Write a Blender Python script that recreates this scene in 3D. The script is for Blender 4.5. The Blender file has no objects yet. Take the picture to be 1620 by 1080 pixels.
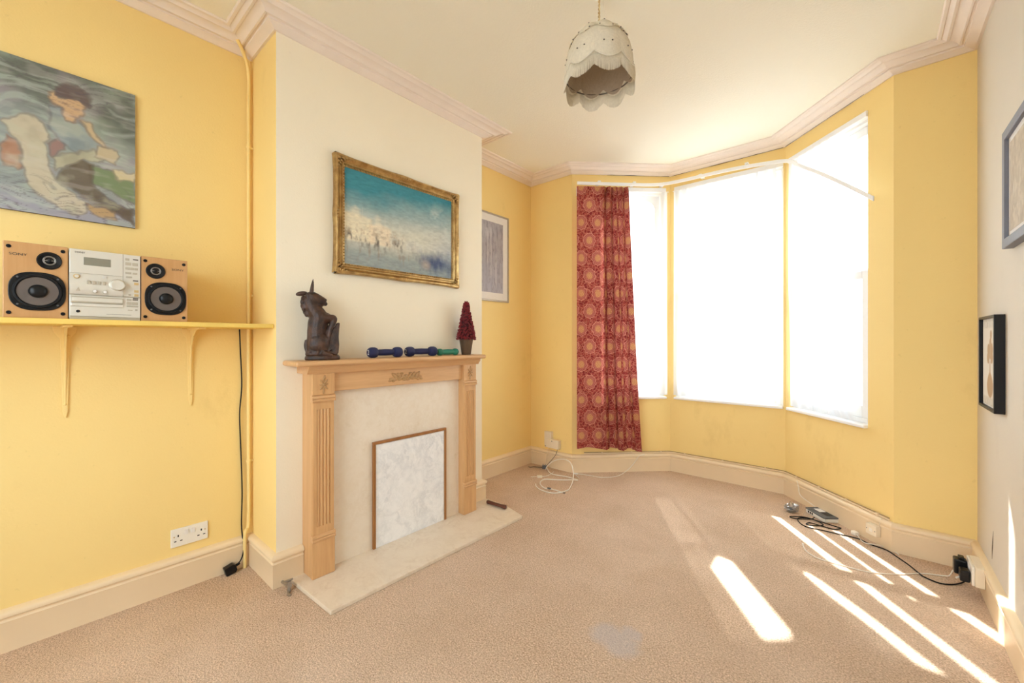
import bpy, bmesh, math, random
import numpy as np
from mathutils import Vector, Matrix, noise as mnoise
random.seed(7)
R = math.radians
scene = bpy.context.scene
COL = scene.collection

# ------------------------------------------------------------------ camera, sky, sun, exposure
cam_d = bpy.data.cameras.new('camera')
cam = bpy.data.objects.new('camera', cam_d)
COL.objects.link(cam)
cam.location = (0, 0, 1.185)
cam.rotation_euler = (R(90), 0, R(40.9))
cam_d.sensor_width = 36
cam_d.lens = 656.2 / 1620 * 36
cam_d.shift_y = -2.2 / 1620
cam_d.clip_start = 0.02
scene.camera = cam

world = bpy.data.worlds.new('sky')
scene.world = world
world.use_nodes = True
bg = world.node_tree.nodes['Background']
bg.inputs['Color'].default_value = (0.80, 0.905, 1.0, 1)
bg.inputs['Strength'].default_value = 1.9

SUN_AZ, SUN_EL = R(-54), math.atan(1.1)
sun_d = bpy.data.lights.new('sun', 'SUN')
sun_d.energy = 4.5
sun_d.angle = 0.012
sun_d.color = (1.0, 0.98, 0.95)
sun = bpy.data.objects.new('sun', sun_d)
COL.objects.link(sun)
sdir = Vector((math.cos(SUN_AZ) * math.cos(SUN_EL), math.sin(SUN_AZ) * math.cos(SUN_EL), -math.sin(SUN_EL)))
sun.rotation_euler = sdir.to_track_quat('-Z', 'Y').to_euler()
sun.location = (-3, 6, 6)

scene.view_settings.view_transform = 'Standard'
scene.view_settings.look = 'None'
scene.view_settings.gamma = 1
scene.view_settings.use_curve_mapping = False
scene.view_settings.exposure = 2.37
scene.cycles.max_bounces = 14
scene.cycles.diffuse_bounces = 8
scene.cycles.transparent_max_bounces = 24
scene.cycles.sample_clamp_indirect = 8
scene.cycles.caustics_reflective = False
scene.cycles.caustics_refractive = False

# ------------------------------------------------------------------ plan of the room (metres)
XA, XB, XR = -2.502, -2.167, 0.411
YB0, YB1, YF, YBACK = 0.766, 2.162, 3.168, -1.30
L0, L1, R1, R0 = (-2.032, YF), (-1.387, 3.802), (-0.501, 3.802), (0.095, YF)
ZC, ZCORN = 2.72, 2.68

def portal(name, loc, rz, sx, sz):
    d = bpy.data.lights.new(name, 'AREA')
    d.shape = 'RECTANGLE'; d.size = sx; d.size_y = sz
    d.cycles.is_portal = True
    o = bpy.data.objects.new(name, d); COL.objects.link(o)
    o.location = loc; o.rotation_euler = (R(-90), 0, rz)
for (A, B) in ((L0, L1), (L1, R1), (R1, R0)):
    ln = math.dist(A, B); an = math.atan2(B[1] - A[1], B[0] - A[0])
    nx, ny = -math.sin(an), math.cos(an)
    portal('sky_portal', ((A[0] + B[0]) / 2 + nx * .16, (A[1] + B[1]) / 2 + ny * .16, 1.62), an, ln, 1.95)

portal('sky_portal', (-.85, YBACK - .17, 1.49), math.pi, 1.9, 1.78)  # sky portal for the added rear window

# ------------------------------------------------------------------ materials
def lin(h):
    h = h.lstrip('#'); c = [int(h[i:i + 2], 16) / 255 for i in (0, 2, 4)]
    return tuple((x / 12.92 if x <= .04045 else ((x + .055) / 1.055) ** 2.4) for x in c)
def c4(c): return (c[0], c[1], c[2], 1)

class NT:
    def __init__(s, name):
        s.m = bpy.data.materials.new(name); s.m.use_nodes = True
        s.t = s.m.node_tree; s.t.nodes.clear()
        s.out = s.n('ShaderNodeOutputMaterial')
    def n(s, ty, **kw):
        nd = s.t.nodes.new(ty)
        for k, v in kw.items(): setattr(nd, k, v)
        return nd
    def l(s, a, b): s.t.links.new(a, b)
    def put(s, sock, v):
        if hasattr(v, 'is_output') or isinstance(v, bpy.types.NodeSocket): s.l(v, sock)
        else: sock.default_value = v
    def math(s, op, a, b=0.0, c=None, clamp=False):
        nd = s.n('ShaderNodeMath', operation=op, use_clamp=clamp)
        s.put(nd.inputs[0], a); s.put(nd.inputs[1], b)
        if c is not None: s.put(nd.inputs[2], c)
        return nd.outputs[0]
    def mix(s, f, a, b):
        nd = s.n('ShaderNodeMix', data_type='RGBA')
        s.put(nd.inputs[0], f)
        for i, v in ((6, a), (7, b)):
            s.put(nd.inputs[i], v if not isinstance(v, tuple) else c4(v))
        return nd.outputs[2]
    def coord(s, which='Object'):
        return s.n('ShaderNodeTexCoord').outputs[which]
    def map(s, vec, scale=(1, 1, 1), loc=(0, 0, 0), rot=(0, 0, 0)):
        nd = s.n('ShaderNodeMapping'); s.l(vec, nd.inputs[0])
        nd.inputs['Scale'].default_value = scale; nd.inputs['Location'].default_value = loc; nd.inputs['Rotation'].default_value = rot
        return nd.outputs[0]
    def noise(s, vec, scale, detail=4, rough=.55, dist=0):
        nd = s.n('ShaderNodeTexNoise'); s.l(vec, nd.inputs['Vector'])
        nd.inputs['Scale'].default_value = scale; nd.inputs['Detail'].default_value = detail
        nd.inputs['Roughness'].default_value = rough; nd.inputs['Distortion'].default_value = dist
        return nd.outputs[0]
    def voro(s, vec, scale, feature='F1', out=0):
        nd = s.n('ShaderNodeTexVoronoi', feature=feature); s.l(vec, nd.inputs['Vector'])
        nd.inputs['Scale'].default_value = scale
        return nd.outputs[out]
    def ramp(s, f, stops):
        nd = s.n('ShaderNodeValToRGB'); s.l(f, nd.inputs[0])
        cr = nd.color_ramp
        while len(cr.elements) < len(stops): cr.elements.new(.5)
        for e, (p, c) in zip(cr.elements, stops):
            e.position = p; e.color = c4(c) if isinstance(c, tuple) else (c, c, c, 1)
        return nd.outputs[0]
    def bump(s, h, strength=.3, dist=.01):
        nd = s.n('ShaderNodeBump'); s.l(h, nd.inputs['Height'])
        nd.inputs['Strength'].default_value = strength; nd.inputs['Distance'].default_value = dist
        return nd.outputs[0]
    def bsdf(s, color, rough=.6, metal=0, normal=None, spec=.4, **kw):
        nd = s.n('ShaderNodeBsdfPrincipled')
        s.put(nd.inputs['Base Color'], c4(color) if isinstance(color, tuple) else color)
        s.put(nd.inputs['Roughness'], rough); nd.inputs['Metallic'].default_value = metal
        nd.inputs['Specular IOR Level'].default_value = spec
        for k, v in kw.items(): s.put(nd.inputs[k], v)
        if normal is not None: s.l(normal, nd.inputs['Normal'])
        s.l(nd.outputs[0], s.out.inputs[0])
        return nd

def plain(name, col, rough=.5, metal=0, var=.06, scale=30, bump=.0, spec=.4):
    t = NT(name); co = t.coord()
    n = t.noise(co, scale, 3)
    a = tuple(x * (1 - var) for x in col); b = tuple(min(1, x * (1 + var)) for x in col)
    nm = t.bump(t.noise(co, scale * 4, 3), bump, .003) if bump else None
    t.bsdf(t.mix(n, a, b), rough, metal, nm, spec)
    return t.m

M = {}
def wall_paint(name, col, dirt):
    t = NT(name); co = t.coord()
    big = t.noise(co, 1.3, 4, .6); fine = t.noise(co, 14, 5, .65)
    c = t.mix(big, tuple(x * .955 for x in col), tuple(min(1, x * 1.04) for x in col))
    sm = t.ramp(t.noise(t.map(co, (1, 1, .55), (3, 1, 2)), 2.6, 6, .7), [(.60, 0.0), (.78, 1.0)])
    c = t.mix(t.math('MULTIPLY', sm, dirt), c, tuple(x * y for x, y in zip(col, (.72, .66, .6))))
    sp = t.ramp(t.noise(co, 38, 2, .5), [(.71, 0.0), (.76, 1.0)])
    c = t.mix(t.math('MULTIPLY', sp, dirt * .5), c, tuple(x * .72 for x in col))
    h = t.math('ADD', t.math('MULTIPLY', fine, .6), t.noise(co, 130, 2))
    t.bsdf(c, .62, 0, t.bump(h, .16, .004), .3)
    return t.m
YEL = (.88, .665, .275)
M['wall'] = wall_paint('yellow_wall_paint', YEL, .42)
M['cream_wall'] = wall_paint('cream_wall_paint', (.87, .79, .63), .22)
M['beige_wall'] = wall_paint('pale_beige_wall_paint', (.68, .625, .54), .18)
M['shelf_paint'] = wall_paint('yellow_shelf_paint', (.80, .56, .14), .25)
t = NT('ceiling_paint'); co = t.coord()
c = t.mix(t.noise(co, 1.1, 4), (.81, .755, .62), (.85, .795, .66))
t.bsdf(c, .75, 0, t.bump(t.noise(co, 75, 4, .7), .35, .006), .2); M['ceiling'] = t.m
M['cornice'] = plain('cornice_paint', (.80, .70, .615), .55, var=.07, scale=9, bump=.05)
M['skirting'] = plain('cream_gloss_paint', (.82, .665, .455), .38, var=.06, scale=6, bump=.04)
M['white'] = plain('white_gloss_paint', (.86, .86, .86), .35, var=.02)
M['white_plastic'] = plain('white_plastic', (.82, .78, .70), .35, var=.02)
M['cream_plastic'] = plain('aged_cream_plastic', (.80, .70, .54), .4, var=.04)
M['black_plastic'] = plain('black_plastic', (.008, .008, .009), .3, var=.2, spec=.25)
M['black_rubber'] = plain('black_rubber', (.010, .010, .011), .5, var=.2, spec=.2)
M['grey_plastic'] = plain('dark_grey_plastic', (.115, .12, .125), .45, var=.05)
M['steel'] = plain('dull_steel', (.45, .43, .40), .4, 1)
M['glass_dark'] = plain('display_glass', (.23, .215, .165), .15)

# carpet
t = NT('beige_carpet'); co = t.coord()
f1 = t.noise(co, 150, 4, .75); f2 = t.noise(co, 95, 3, .6); big = t.noise(co, 1.1, 4, .6); mid = t.noise(co, 3.2, 5, .65)
base = t.mix(t.ramp(f1, [(.36, 0.0), (.64, 1.0)]), (.39, .252, .158), (.95, .73, .552))
base = t.mix(t.math('MULTIPLY', t.ramp(big, [(.35, 0.0), (.65, 1.0)]), .40), base, (.90, .73, .60))
base = t.mix(t.math('MULTIPLY', t.ramp(mid, [(.45, 0.0), (.70, 1.0)]), .34), base, (.54, .385, .265))
base = t.mix(t.ramp(f2, [(.66, 0.0), (.74, .7)]), base, (.20, .12, .07))
tuft = t.voro(co, 190); base = t.mix(t.math('MULTIPLY', t.ramp(tuft, [(.25, 0.0), (.75, 1.0)]), .24), base, (.26, .17, .11))
def blob(cx, cy, rr):
    mp = t.map(t.n('ShaderNodeTexCoord').outputs['Object'], (1, 1, 1), (-cx, -cy, 0))
    ln = t.n('ShaderNodeVectorMath', operation='LENGTH'); t.l(mp, ln.inputs[0])
    d = t.math('ADD', ln.outputs['Value'], t.math('MULTIPLY', t.math('SUBTRACT', t.noise(co, 22, 4), .5), .05))
    return t.math('SUBTRACT', 1.0, t.math('DIVIDE', d, rr), clamp=True)
st = t.math('MAXIMUM', t.math('MAXIMUM', blob(-.80, 1.515, .085), blob(-.735, 1.575, .055)), blob(-.735, 1.50, .085))
st = t.math('MULTIPLY', t.ramp(st, [(.0, 0.0), (.45, 1.0)]), .50)
base = t.mix(st, base, (.56, .53, .55))
h = t.math('ADD', f1, t.math('MULTIPLY', tuft, -.8))
t.bsdf(base, .95, 0, t.bump(h, .65, .007), .05); M['carpet'] = t.m

# light beech-stained wood of the surround
def wood(name, a, b, rough=.4, scale=1.0, axis=2):
    t = NT(name); co = t.coord()
    sc = [38 * scale] * 3; sc[axis] = 2.2 * scale
    g = t.noise(t.map(co, tuple(sc)), 1.0, 6, .65, .6)
    f = t.noise(t.map(co, tuple(x * 4 for x in sc)), 1.0, 3, .7)
    c = t.mix(t.ramp(t.math('ADD', t.math('MULTIPLY', g, .7), t.math('MULTIPLY', f, .3)), [(.35, 0.0), (.65, 1.0)]), a, b)
    t.bsdf(c, rough, 0, t.bump(f, .05, .002), .4)
    return t.m
M['beech_v'] = wood('beech_upright', (.55, .305, .13), (.66, .39, .18), axis=2)
M['beech_h'] = wood('beech_lengthwise', (.57, .325, .15), (.68, .415, .205), axis=0)
M['beech_carved'] = wood('beech_carving', (.36, .20, .08), (.52, .32, .14), axis=0)
M['trim_wood'] = wood('brown_trim_wood', (.26, .105, .03), (.38, .165, .05), axis=2)
M['speaker_wood'] = wood('speaker_wood', (.50, .265, .10), (.575, .32, .135), axis=2, scale=.7)
M['dark_wood'] = wood('dark_carved_wood', (.020, .010, .007), (.075, .034, .02), rough=.42, scale=1.6)
t = NT('carved_dark_wood'); co = t.coord()
g = t.noise(t.map(co, (1, 1, .5)), 70, 5, .7); g2 = t.noise(co, 26, 3, .6)
t.bsdf(t.mix(t.ramp(g2, [(.35, 0.0), (.68, 1.0)]), (.016, .008, .006), (.085, .036, .02)), .4, 0, t.bump(t.math('ADD', g, g2), .7, .006), .45); M['carved_wood'] = t.m
M['handle_wood'] = wood('handle_wood', (.09, .03, .02), (.16, .055, .035), axis=0)

def marble(name, base, vein, amt, scale, patch=None, rough=.35):
    t = NT(name); co = t.coord()
    w = t.noise(co, scale * .8, 6, .7)
    mv = t.n('ShaderNodeVectorMath', operation='MULTIPLY_ADD')
    nv = t.n('ShaderNodeTexNoise'); t.l(co, nv.inputs['Vector']); nv.inputs['Scale'].default_value = scale; nv.inputs['Detail'].default_value = 5
    t.l(nv.outputs['Color'], mv.inputs[0]); mv.inputs[1].default_value = (.35, .35, .35); t.l(co, mv.inputs[2])
    r1 = t.math('ABSOLUTE', t.math('SUBTRACT', t.noise(t.map(mv.outputs[0], (1, 1.6, .8), (0, 0, 0), (.3, .5, .2)), scale * 1.1, 7, .62), .5))
    r2 = t.math('ABSOLUTE', t.math('SUBTRACT', t.noise(t.map(mv.outputs[0], (1, 1, .7), (4, 2, 7)), scale * 2.6, 6, .6), .5))
    v = t.math('ADD', t.ramp(r1, [(.0, 1.0), (.025, .45), (.09, 0.0)]), t.math('MULTIPLY', t.ramp(r2, [(.0, 1.0), (.03, .3), (.07, 0.0)]), .45), clamp=True)
    v = t.math('MULTIPLY', v, t.ramp(w, [(.36, .15), (.62, 1.0)]))
    c = t.mix(t.math('MULTIPLY', v, amt), base, vein)
    cl = t.ramp(t.noise(co, scale * 1.9, 5, .7), [(.5, 0.0), (.8, 1.0)])
    c = t.mix(t.math('MULTIPLY', cl, amt * .6), c, vein)
    if patch:
        p = t.ramp(t.noise(co, 9, 6, .75), [(.60, 0.0), (.72, 1.0)])
        c = t.mix(t.math('MULTIPLY', p, .45), c, patch)
    t.bsdf(c, rough, 0, None, .45)
    return t.m
M['marble_white'] = marble('white_veined_marble_print', (.86, .86, .865), (.50, .52, .55), .55, 6)
M['marble_cream'] = marble('cream_marble', (.80, .715, .60), (.70, .585, .44), .5, 5, (.60, .47, .30), .4)
M['hearth_marble'] = marble('hearth_marble', (.76, .655, .52), (.60, .47, .34), .55, 7, (.52, .38, .25), .35)

# window glass (architectural: clear with a fresnel sheen)
t = NT('window_glass')
tr = t.n('ShaderNodeBsdfTransparent'); gl = t.n('ShaderNodeBsdfGlossy'); gl.inputs['Roughness'].default_value = .02
fr = t.n('ShaderNodeFresnel'); fr.inputs['IOR'].default_value = 1.45
ge = t.n('ShaderNodeNewGeometry')
mx = t.n('ShaderNodeMixShader'); t.l(t.math('MULTIPLY', fr.outputs[0], t.math('SUBTRACT', 1.0, ge.outputs['Backfacing'])), mx.inputs[0]); t.l(tr.outputs[0], mx.inputs[1]); t.l(gl.outputs[0], mx.inputs[2])
tr.inputs[0].default_value = (.95, .97, .97, 1); t.l(mx.outputs[0], t.out.inputs[0]); M['glass'] = t.m

# net curtain: fine open weave
t = NT('white_net'); co = t.coord('UV')
tr = t.n('ShaderNodeBsdfTransparent'); tl = t.n('ShaderNodeBsdfTranslucent'); df = t.n('ShaderNodeBsdfDiffuse')
tl.inputs[0].default_value = (.80, .82, .85, 1); df.inputs[0].default_value = (.9, .91, .93, 1)
m1 = t.n('ShaderNodeMixShader'); m1.inputs[0].default_value = .45; t.l(df.outputs[0], m1.inputs[1]); t.l(tl.outputs[0], m1.inputs[2])
m2 = t.n('ShaderNodeMixShader')
t.l(t.ramp(t.noise(t.map(co, (26, .35, 1)), 1, 3), [(.3, .945), (.7, .975)]), m2.inputs[0])
t.l(tr.outputs[0], m2.inputs[1]); t.l(m1.outputs[0], m2.inputs[2]); t.l(m2.outputs[0], t.out.inputs[0]); M['net'] = t.m

# red curtain with rosettes
t = NT('red_rosette_fabric'); uv = t.coord('UV')
sx = t.n('ShaderNodeSeparateXYZ')
wob = t.n('ShaderNodeVectorMath', operation='MULTIPLY_ADD'); nz = t.n('ShaderNodeTexNoise'); t.l(uv, nz.inputs['Vector']); nz.inputs['Scale'].default_value = 30
t.l(nz.outputs['Color'], wob.inputs[0]); wob.inputs[1].default_value = (.012, .012, 0); t.l(uv, wob.inputs[2]); t.l(wob.outputs[0], sx.inputs[0])
CW, CH = .145, .31
def lattice(ox, oy):
    px = t.math('MULTIPLY', t.math('SUBTRACT', t.math('FRACT', t.math('ADD', t.math('DIVIDE', sx.outputs[0], CW), ox)), .5), CW)
    py = t.math('MULTIPLY', t.math('SUBTRACT', t.math('FRACT', t.math('ADD', t.math('DIVIDE', sx.outputs[1], CH), oy)), .5), CH * .82)
    d = t.math('SQRT', t.math('ADD', t.math('MULTIPLY', px, px), t.math('MULTIPLY', py, py)))
    return d, t.math('ARCTAN2', py, px)
dA, aA = lattice(.2, .1); dB, aB = lattice(.7, .6)
isA = t.math('LESS_THAN', dA, dB)
d = t.math('MINIMUM', dA, dB); ang = t.math('ADD', t.math('MULTIPLY', isA, aA), t.math('MULTIPLY', t.math('SUBTRACT', 1.0, isA), aB))
pet = t.math('MULTIPLY', t.math('SINE', t.math('MULTIPLY', ang, 9.0)), .003)
dd = t.math('ADD', d, pet)
rings = t.math('ADD', .5, t.math('MULTIPLY', t.math('SINE', t.math('MULTIPLY', dd, 700.0)), .5))
leaf = t.voro(wob.outputs[0], 34, 'DISTANCE_TO_EDGE')
leaf2 = t.voro(t.map(wob.outputs[0], (1, 1, 1), (.3, .7, 0)), 62)
ground = t.mix(t.ramp(leaf2, [(.2, 0.0), (.75, 1.0)]), (.38, .075, .06), (.20, .024, .026))
ground = t.mix(t.math('MULTIPLY', t.ramp(leaf, [(.0, 1.0), (.09, 0.0)]), .75), ground, (.56, .21, .14))
inner = t.mix(t.ramp(rings, [(.35, 0.0), (.65, 1.0)]), (.36, .07, .04), (.74, .45, .20))
outer = t.mix(t.ramp(rings, [(.4, 0.0), (.7, 1.0)]), (.28, .05, .045), (.56, .21, .155))
fl = t.mix(t.ramp(d, [(.022, 0.0), (.030, 1.0)]), inner, outer)
c = t.mix(t.ramp(dd, [(.044, 0.0), (.048, 1.0)]), fl, ground)
c = t.mix(t.math('MULTIPLY', t.ramp(t.math('ABSOLUTE', t.math('SUBTRACT', dd, .050)), [(.0, 1.0), (.004, 0.0)]), .8), c, (.72, .33, .24))
bs = t.bsdf(c, .85, 0, t.bump(t.noise(uv, 320, 2), .2, .002), .15)
tl = t.n('ShaderNodeBsdfTranslucent'); t.l(c, tl.inputs[0]); mx = t.n('ShaderNodeMixShader'); mx.inputs[0].default_value = .16
t.l(bs.outputs[0], mx.inputs[1]); t.l(tl.outputs[0], mx.inputs[2]); t.l(mx.outputs[0], t.out.inputs[0]); M['curtain'] = t.m

# gold frame
t = NT('antique_gold'); co = t.coord()
n = t.noise(co, 22, 4, .6)
t.bsdf(t.mix(t.ramp(n, [(.35, 0.0), (.7, 1.0)]), (.34, .20, .075), (.62, .42, .17)), .32, .8, t.bump(n, .12, .003)); M['gold'] = t.m
M['silver_frame'] = plain('pewter_frame', (.42, .36, .29), .4, .5, .15, 40)
M['slate_frame'] = plain('slate_grey_frame', (.17, .175, .215), .5, 0, .1, 30)
M['black_frame'] = plain('black_frame', (.012, .010, .009), .4, 0, .2, 40, spec=.2)
M['mat_board'] = plain('mat_board', (.78, .75, .72), .8, var=.03)
M['silver'] = plain('champagne_silver', (.70, .67, .60), .35, .35, .03, 10)
M['silver_dark'] = plain('champagne_dark', (.50, .45, .36), .35, .4, .04, 10)  # darker champagne finish of the casing, buttons and trim
M['gold_button'] = plain('gold_button', (.68, .50, .24), .3, .6)
M['cone_paper'] = plain('speaker_cone', (.125, .098, .083), .6, var=.1)
M['navy'] = plain('navy_vinyl', (.020, .024, .075), .5, var=.12, scale=120, bump=.1, spec=.25)
M['green_vinyl'] = plain('green_vinyl', (.018, .185, .115), .45, var=.12, scale=120, bump=.1)
M['ink_white'] = plain('white_print', (.8, .8, .8), .6)
M['ink_grey'] = plain('grey_print', (.09, .07, .05), .6)
M['berry'] = plain('red_berry', (.19, .008, .014), .3, var=.7, scale=160)
M['berry_core'] = plain('dark_red_core', (.05, .006, .008), .8)
M['bronze_pot'] = plain('bronze_pot', (.13, .085, .055), .4, .4, .2, 30)
M['brass'] = plain('brass_pin', (.7, .5, .25), .35, .8)
M['bulb'] = plain('bulb_glass', (.8, .78, .72), .2)
M['paving'] = plain('street_paving', (.42, .41, .40), .9, var=.15, scale=2)
M['brick_far'] = plain('pale_street_brick', (.40, .36, .33), .9, var=.2, scale=3)
M['wire_brown'] = plain('aged_wire', (.34, .24, .14), .6)
M['hole'] = plain('dark_slot', (.012, .01, .01), .7)
M['crack'] = plain('crack_gap', (.06, .04, .02), .9)

def cloth(name, col, trans):
    t = NT(name); co = t.coord()
    n = t.noise(co, 90, 4, .7)
    c = t.mix(t.ramp(n, [(.35, 0.0), (.7, 1.0)]), tuple(x * .88 for x in col), col)
    df = t.n('ShaderNodeBsdfDiffuse'); tl = t.n('ShaderNodeBsdfTranslucent'); mx = t.n('ShaderNodeMixShader'); mx.inputs[0].default_value = trans
    t.l(c, df.inputs[0]); t.l(c, tl.inputs[0]); t.l(t.bump(n, .5, .004), df.inputs['Normal'])
    t.l(df.outputs[0], mx.inputs[1]); t.l(tl.outputs[0], mx.inputs[2]); t.l(mx.outputs[0], t.out.inputs[0])
    return t.m
M['shade_cloth'] = cloth('cream_lace', (.93, .86, .72), .25)
M['fringe'] = cloth('cream_fringe', (.95, .89, .76), .3)
M['lining'] = cloth('dull_lining', (.52, .42, .32), .15)
t = NT('clear_film'); tr = t.n('ShaderNodeBsdfTransparent'); gl = t.n('ShaderNodeBsdfGlossy'); gl.inputs['Roughness'].default_value = .15
df = t.n('ShaderNodeBsdfDiffuse'); df.inputs[0].default_value = (.45, .45, .46, 1)
a = t.n('ShaderNodeMixShader'); a.inputs[0].default_value = .4; t.l(gl.outputs[0], a.inputs[1]); t.l(df.outputs[0], a.inputs[2])
b = t.n('ShaderNodeMixShader'); b.inputs[0].default_value = .55; t.l(tr.outputs[0], b.inputs[1]); t.l(a.outputs[0], b.inputs[2]); t.l(b.outputs[0], t.out.inputs[0]); M['film'] = t.m
t = NT('painted_picture'); va = t.n('ShaderNodeVertexColor', layer_name='paint'); co = t.coord()
t.bsdf(va.outputs[0], .6, 0, t.bump(t.noise(t.map(co, (20, 1, 60)), 4, 4), .1, .003), .2); M['paint'] = t.m

# ------------------------------------------------------------------ mesh tools
class MB:
    def __init__(s): s.v = []; s.f = []; s.uv = None
    def add(s, vs, fs, m=None):
        o = len(s.v)
        s.v += [tuple(m @ Vector(v)) if m is not None else tuple(v) for v in vs]
        s.f += [tuple(i + o for i in f) for f in fs]; return s
    def box(s, x0, x1, y0, y1, z0, z1, m=None):
        return s.add([(x0, y0, z0), (x1, y0, z0), (x1, y1, z0), (x0, y1, z0), (x0, y0, z1), (x1, y0, z1), (x1, y1, z1), (x0, y1, z1)],
                     [(0, 3, 2, 1), (4, 5, 6, 7), (0, 1, 5, 4), (1, 2, 6, 5), (2, 3, 7, 6), (3, 0, 4, 7)], m)
    def prism(s, poly, a, b, axis='z', m=None):
        n = len(poly)
        def P(p, h): return (p[0], p[1], h) if axis == 'z' else ((p[0], h, p[1]) if axis == 'y' else (h, p[0], p[1]))
        vs = [P(p, a) for p in poly] + [P(p, b) for p in poly]
        fs = [tuple(range(n))[::-1], tuple(range(n, 2 * n))] + [(i, (i + 1) % n, n + (i + 1) % n, n + i) for i in range(n)]
        return s.add(vs, fs, m)
    def lathe(s, prof, seg=24, m=None, cap=True, rfun=None):
        vs = []; fs = []; n = len(prof)
        for j in range(seg):
            a = 2 * math.pi * j / seg
            for (r, z) in prof:
                k = rfun(a, z) if rfun else 1
                vs.append((r * k * math.cos(a), r * k * math.sin(a), z))
        for j in range(seg):
            k = (j + 1) % seg
            for i in range(n - 1): fs.append((j * n + i, k * n + i, k * n + i + 1, j * n + i + 1))
        if cap:
            if prof[0][0] > 1e-6: fs.append(tuple(j * n for j in range(seg))[::-1])
            if prof[-1][0] > 1e-6: fs.append(tuple(j * n + n - 1 for j in range(seg)))
        return s.add(vs, fs, m)
    def tube(s, pts, r, seg=8, m=None, closed=False, radii=None):
        pts = [Vector(p) for p in pts]; n = len(pts); vs = []; fs = []; up = None
        for i, p in enumerate(pts):
            d = (pts[(i + 1) % n] - pts[i - 1]) if closed else (pts[min(i + 1, n - 1)] - pts[max(i - 1, 0)])
            d.normalize()
            if up is None: up = Vector((0, 0, 1)) if abs(d.z) < .9 else Vector((1, 0, 0))
            sd = d.cross(up); sd.normalize(); up = sd.cross(d); up.normalize()
            rr = radii[i] if radii else r
            for j in range(seg):
                a = 2 * math.pi * j / seg
                vs.append(p + (sd * math.cos(a) + up * math.sin(a)) * rr)
        for i in range(n if closed else n - 1):
            k = (i + 1) % n
            for j in range(seg): fs.append((i * seg + j, i * seg + (j + 1) % seg, k * seg + (j + 1) % seg, k * seg + j))
        if not closed: fs += [tuple(range(seg))[::-1], tuple(range((n - 1) * seg, n * seg))]
        return s.add(vs, fs, m)
    def ball(s, c, r, m=None, u=14, w=9, rot=None):
        if not isinstance(r, (tuple, list)): r = (r, r, r)
        T = Matrix.Translation(c) @ (rot.to_4x4() if rot is not None else Matrix()) @ Matrix.Diagonal((r[0], r[1], r[2], 1))
        if m is not None: T = m @ T
        vs = [(0, 0, -1)]; fs = []
        for i in range(1, w):
            ph = -math.pi / 2 + math.pi * i / w
            for j in range(u): vs.append((math.cos(ph) * math.cos(2 * math.pi * j / u), math.cos(ph) * math.sin(2 * math.pi * j / u), math.sin(ph)))
        vs.append((0, 0, 1)); top = len(vs) - 1
        for j in range(u):
            fs.append((0, 1 + (j + 1) % u, 1 + j)); b = 1 + (w - 2) * u; fs.append((top, b + j, b + (j + 1) % u))
        for i in range(w - 2):
            for j in range(u): fs.append((1 + i * u + j, 1 + i * u + (j + 1) % u, 1 + (i + 1) * u + (j + 1) % u, 1 + (i + 1) * u + j))
        return s.add(vs, fs, T)
    def grid(s, nx, ny, fn, uvfn=None):
        o = len(s.v); s.v += [tuple(fn(i / nx, j / ny)) for j in range(ny + 1) for i in range(nx + 1)]
        if uvfn: s.uv = (s.uv or []) + [uvfn(i / nx, j / ny) for j in range(ny + 1) for i in range(nx + 1)]
        s.f += [(o + j * (nx + 1) + i, o + j * (nx + 1) + i + 1, o + (j + 1) * (nx + 1) + i + 1, o + (j + 1) * (nx + 1) + i) for j in range(ny) for i in range(nx)]
        return s
    def build(s, name, mat, parent=None, smooth=False, bevel=0, seg=2, fix=True, loc=None, rz=0):
        me = bpy.data.meshes.new(name); me.from_pydata(s.v, [], s.f)
        if s.uv:
            ul = me.uv_layers.new(name='UVMap')
            ul.data.foreach_set('uv', [x for l in me.loops for x in s.uv[l.vertex_index]])
        if fix:
            bm = bmesh.new(); bm.from_mesh(me); bmesh.ops.recalc_face_normals(bm, faces=bm.faces); bm.to_mesh(me); bm.free()
        me.materials.append(M[mat] if isinstance(mat, str) else mat)
        if smooth:
            me.polygons.foreach_set('use_smooth', [True] * len(me.polygons))
            if smooth != 'all': me.set_sharp_from_angle(angle=R(40))
        o = bpy.data.objects.new(name, me); COL.objects.link(o)
        if parent is not None: o.parent = parent
        if loc is not None: o.location = loc
        o.rotation_euler[2] = rz
        if bevel:
            b = o.modifiers.new('bevel', 'BEVEL'); b.width = bevel; b.segments = seg; b.limit_method = 'ANGLE'; b.angle_limit = R(40)
        return o
def tag(o, label, cat, group=None, kind=None):
    o['label'] = label; o['category'] = cat
    if group: o['group'] = group
    if kind: o['kind'] = kind
    return o
def thing(name, label, cat, loc=(0, 0, 0), rz=0, group=None, kind=None):
    o = bpy.data.objects.new(name, None); COL.objects.link(o); o.empty_display_size = .05
    o.location = loc; o.rotation_euler = (0, 0, rz)
    return tag(o, label, cat, group, kind)
def smooth_path(pts, k=6, closed=False):
    P = [Vector(p) for p in pts]; n = len(P); out = []
    for i in range(n if closed else n - 1):
        a, b, c, d = (P[(i - 1) % n], P[i], P[(i + 1) % n], P[(i + 2) % n]) if closed else (P[max(i - 1, 0)], P[i], P[i + 1], P[min(i + 2, n - 1)])
        for q in range(k):
            u = q / k
            out.append(.5 * ((2 * b) + (c - a) * u + (2 * a - 5 * b + 4 * c - d) * u * u + (3 * b - a - 3 * c + d) * u ** 3))
    if not closed: out.append(P[-1])
    return out
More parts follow.
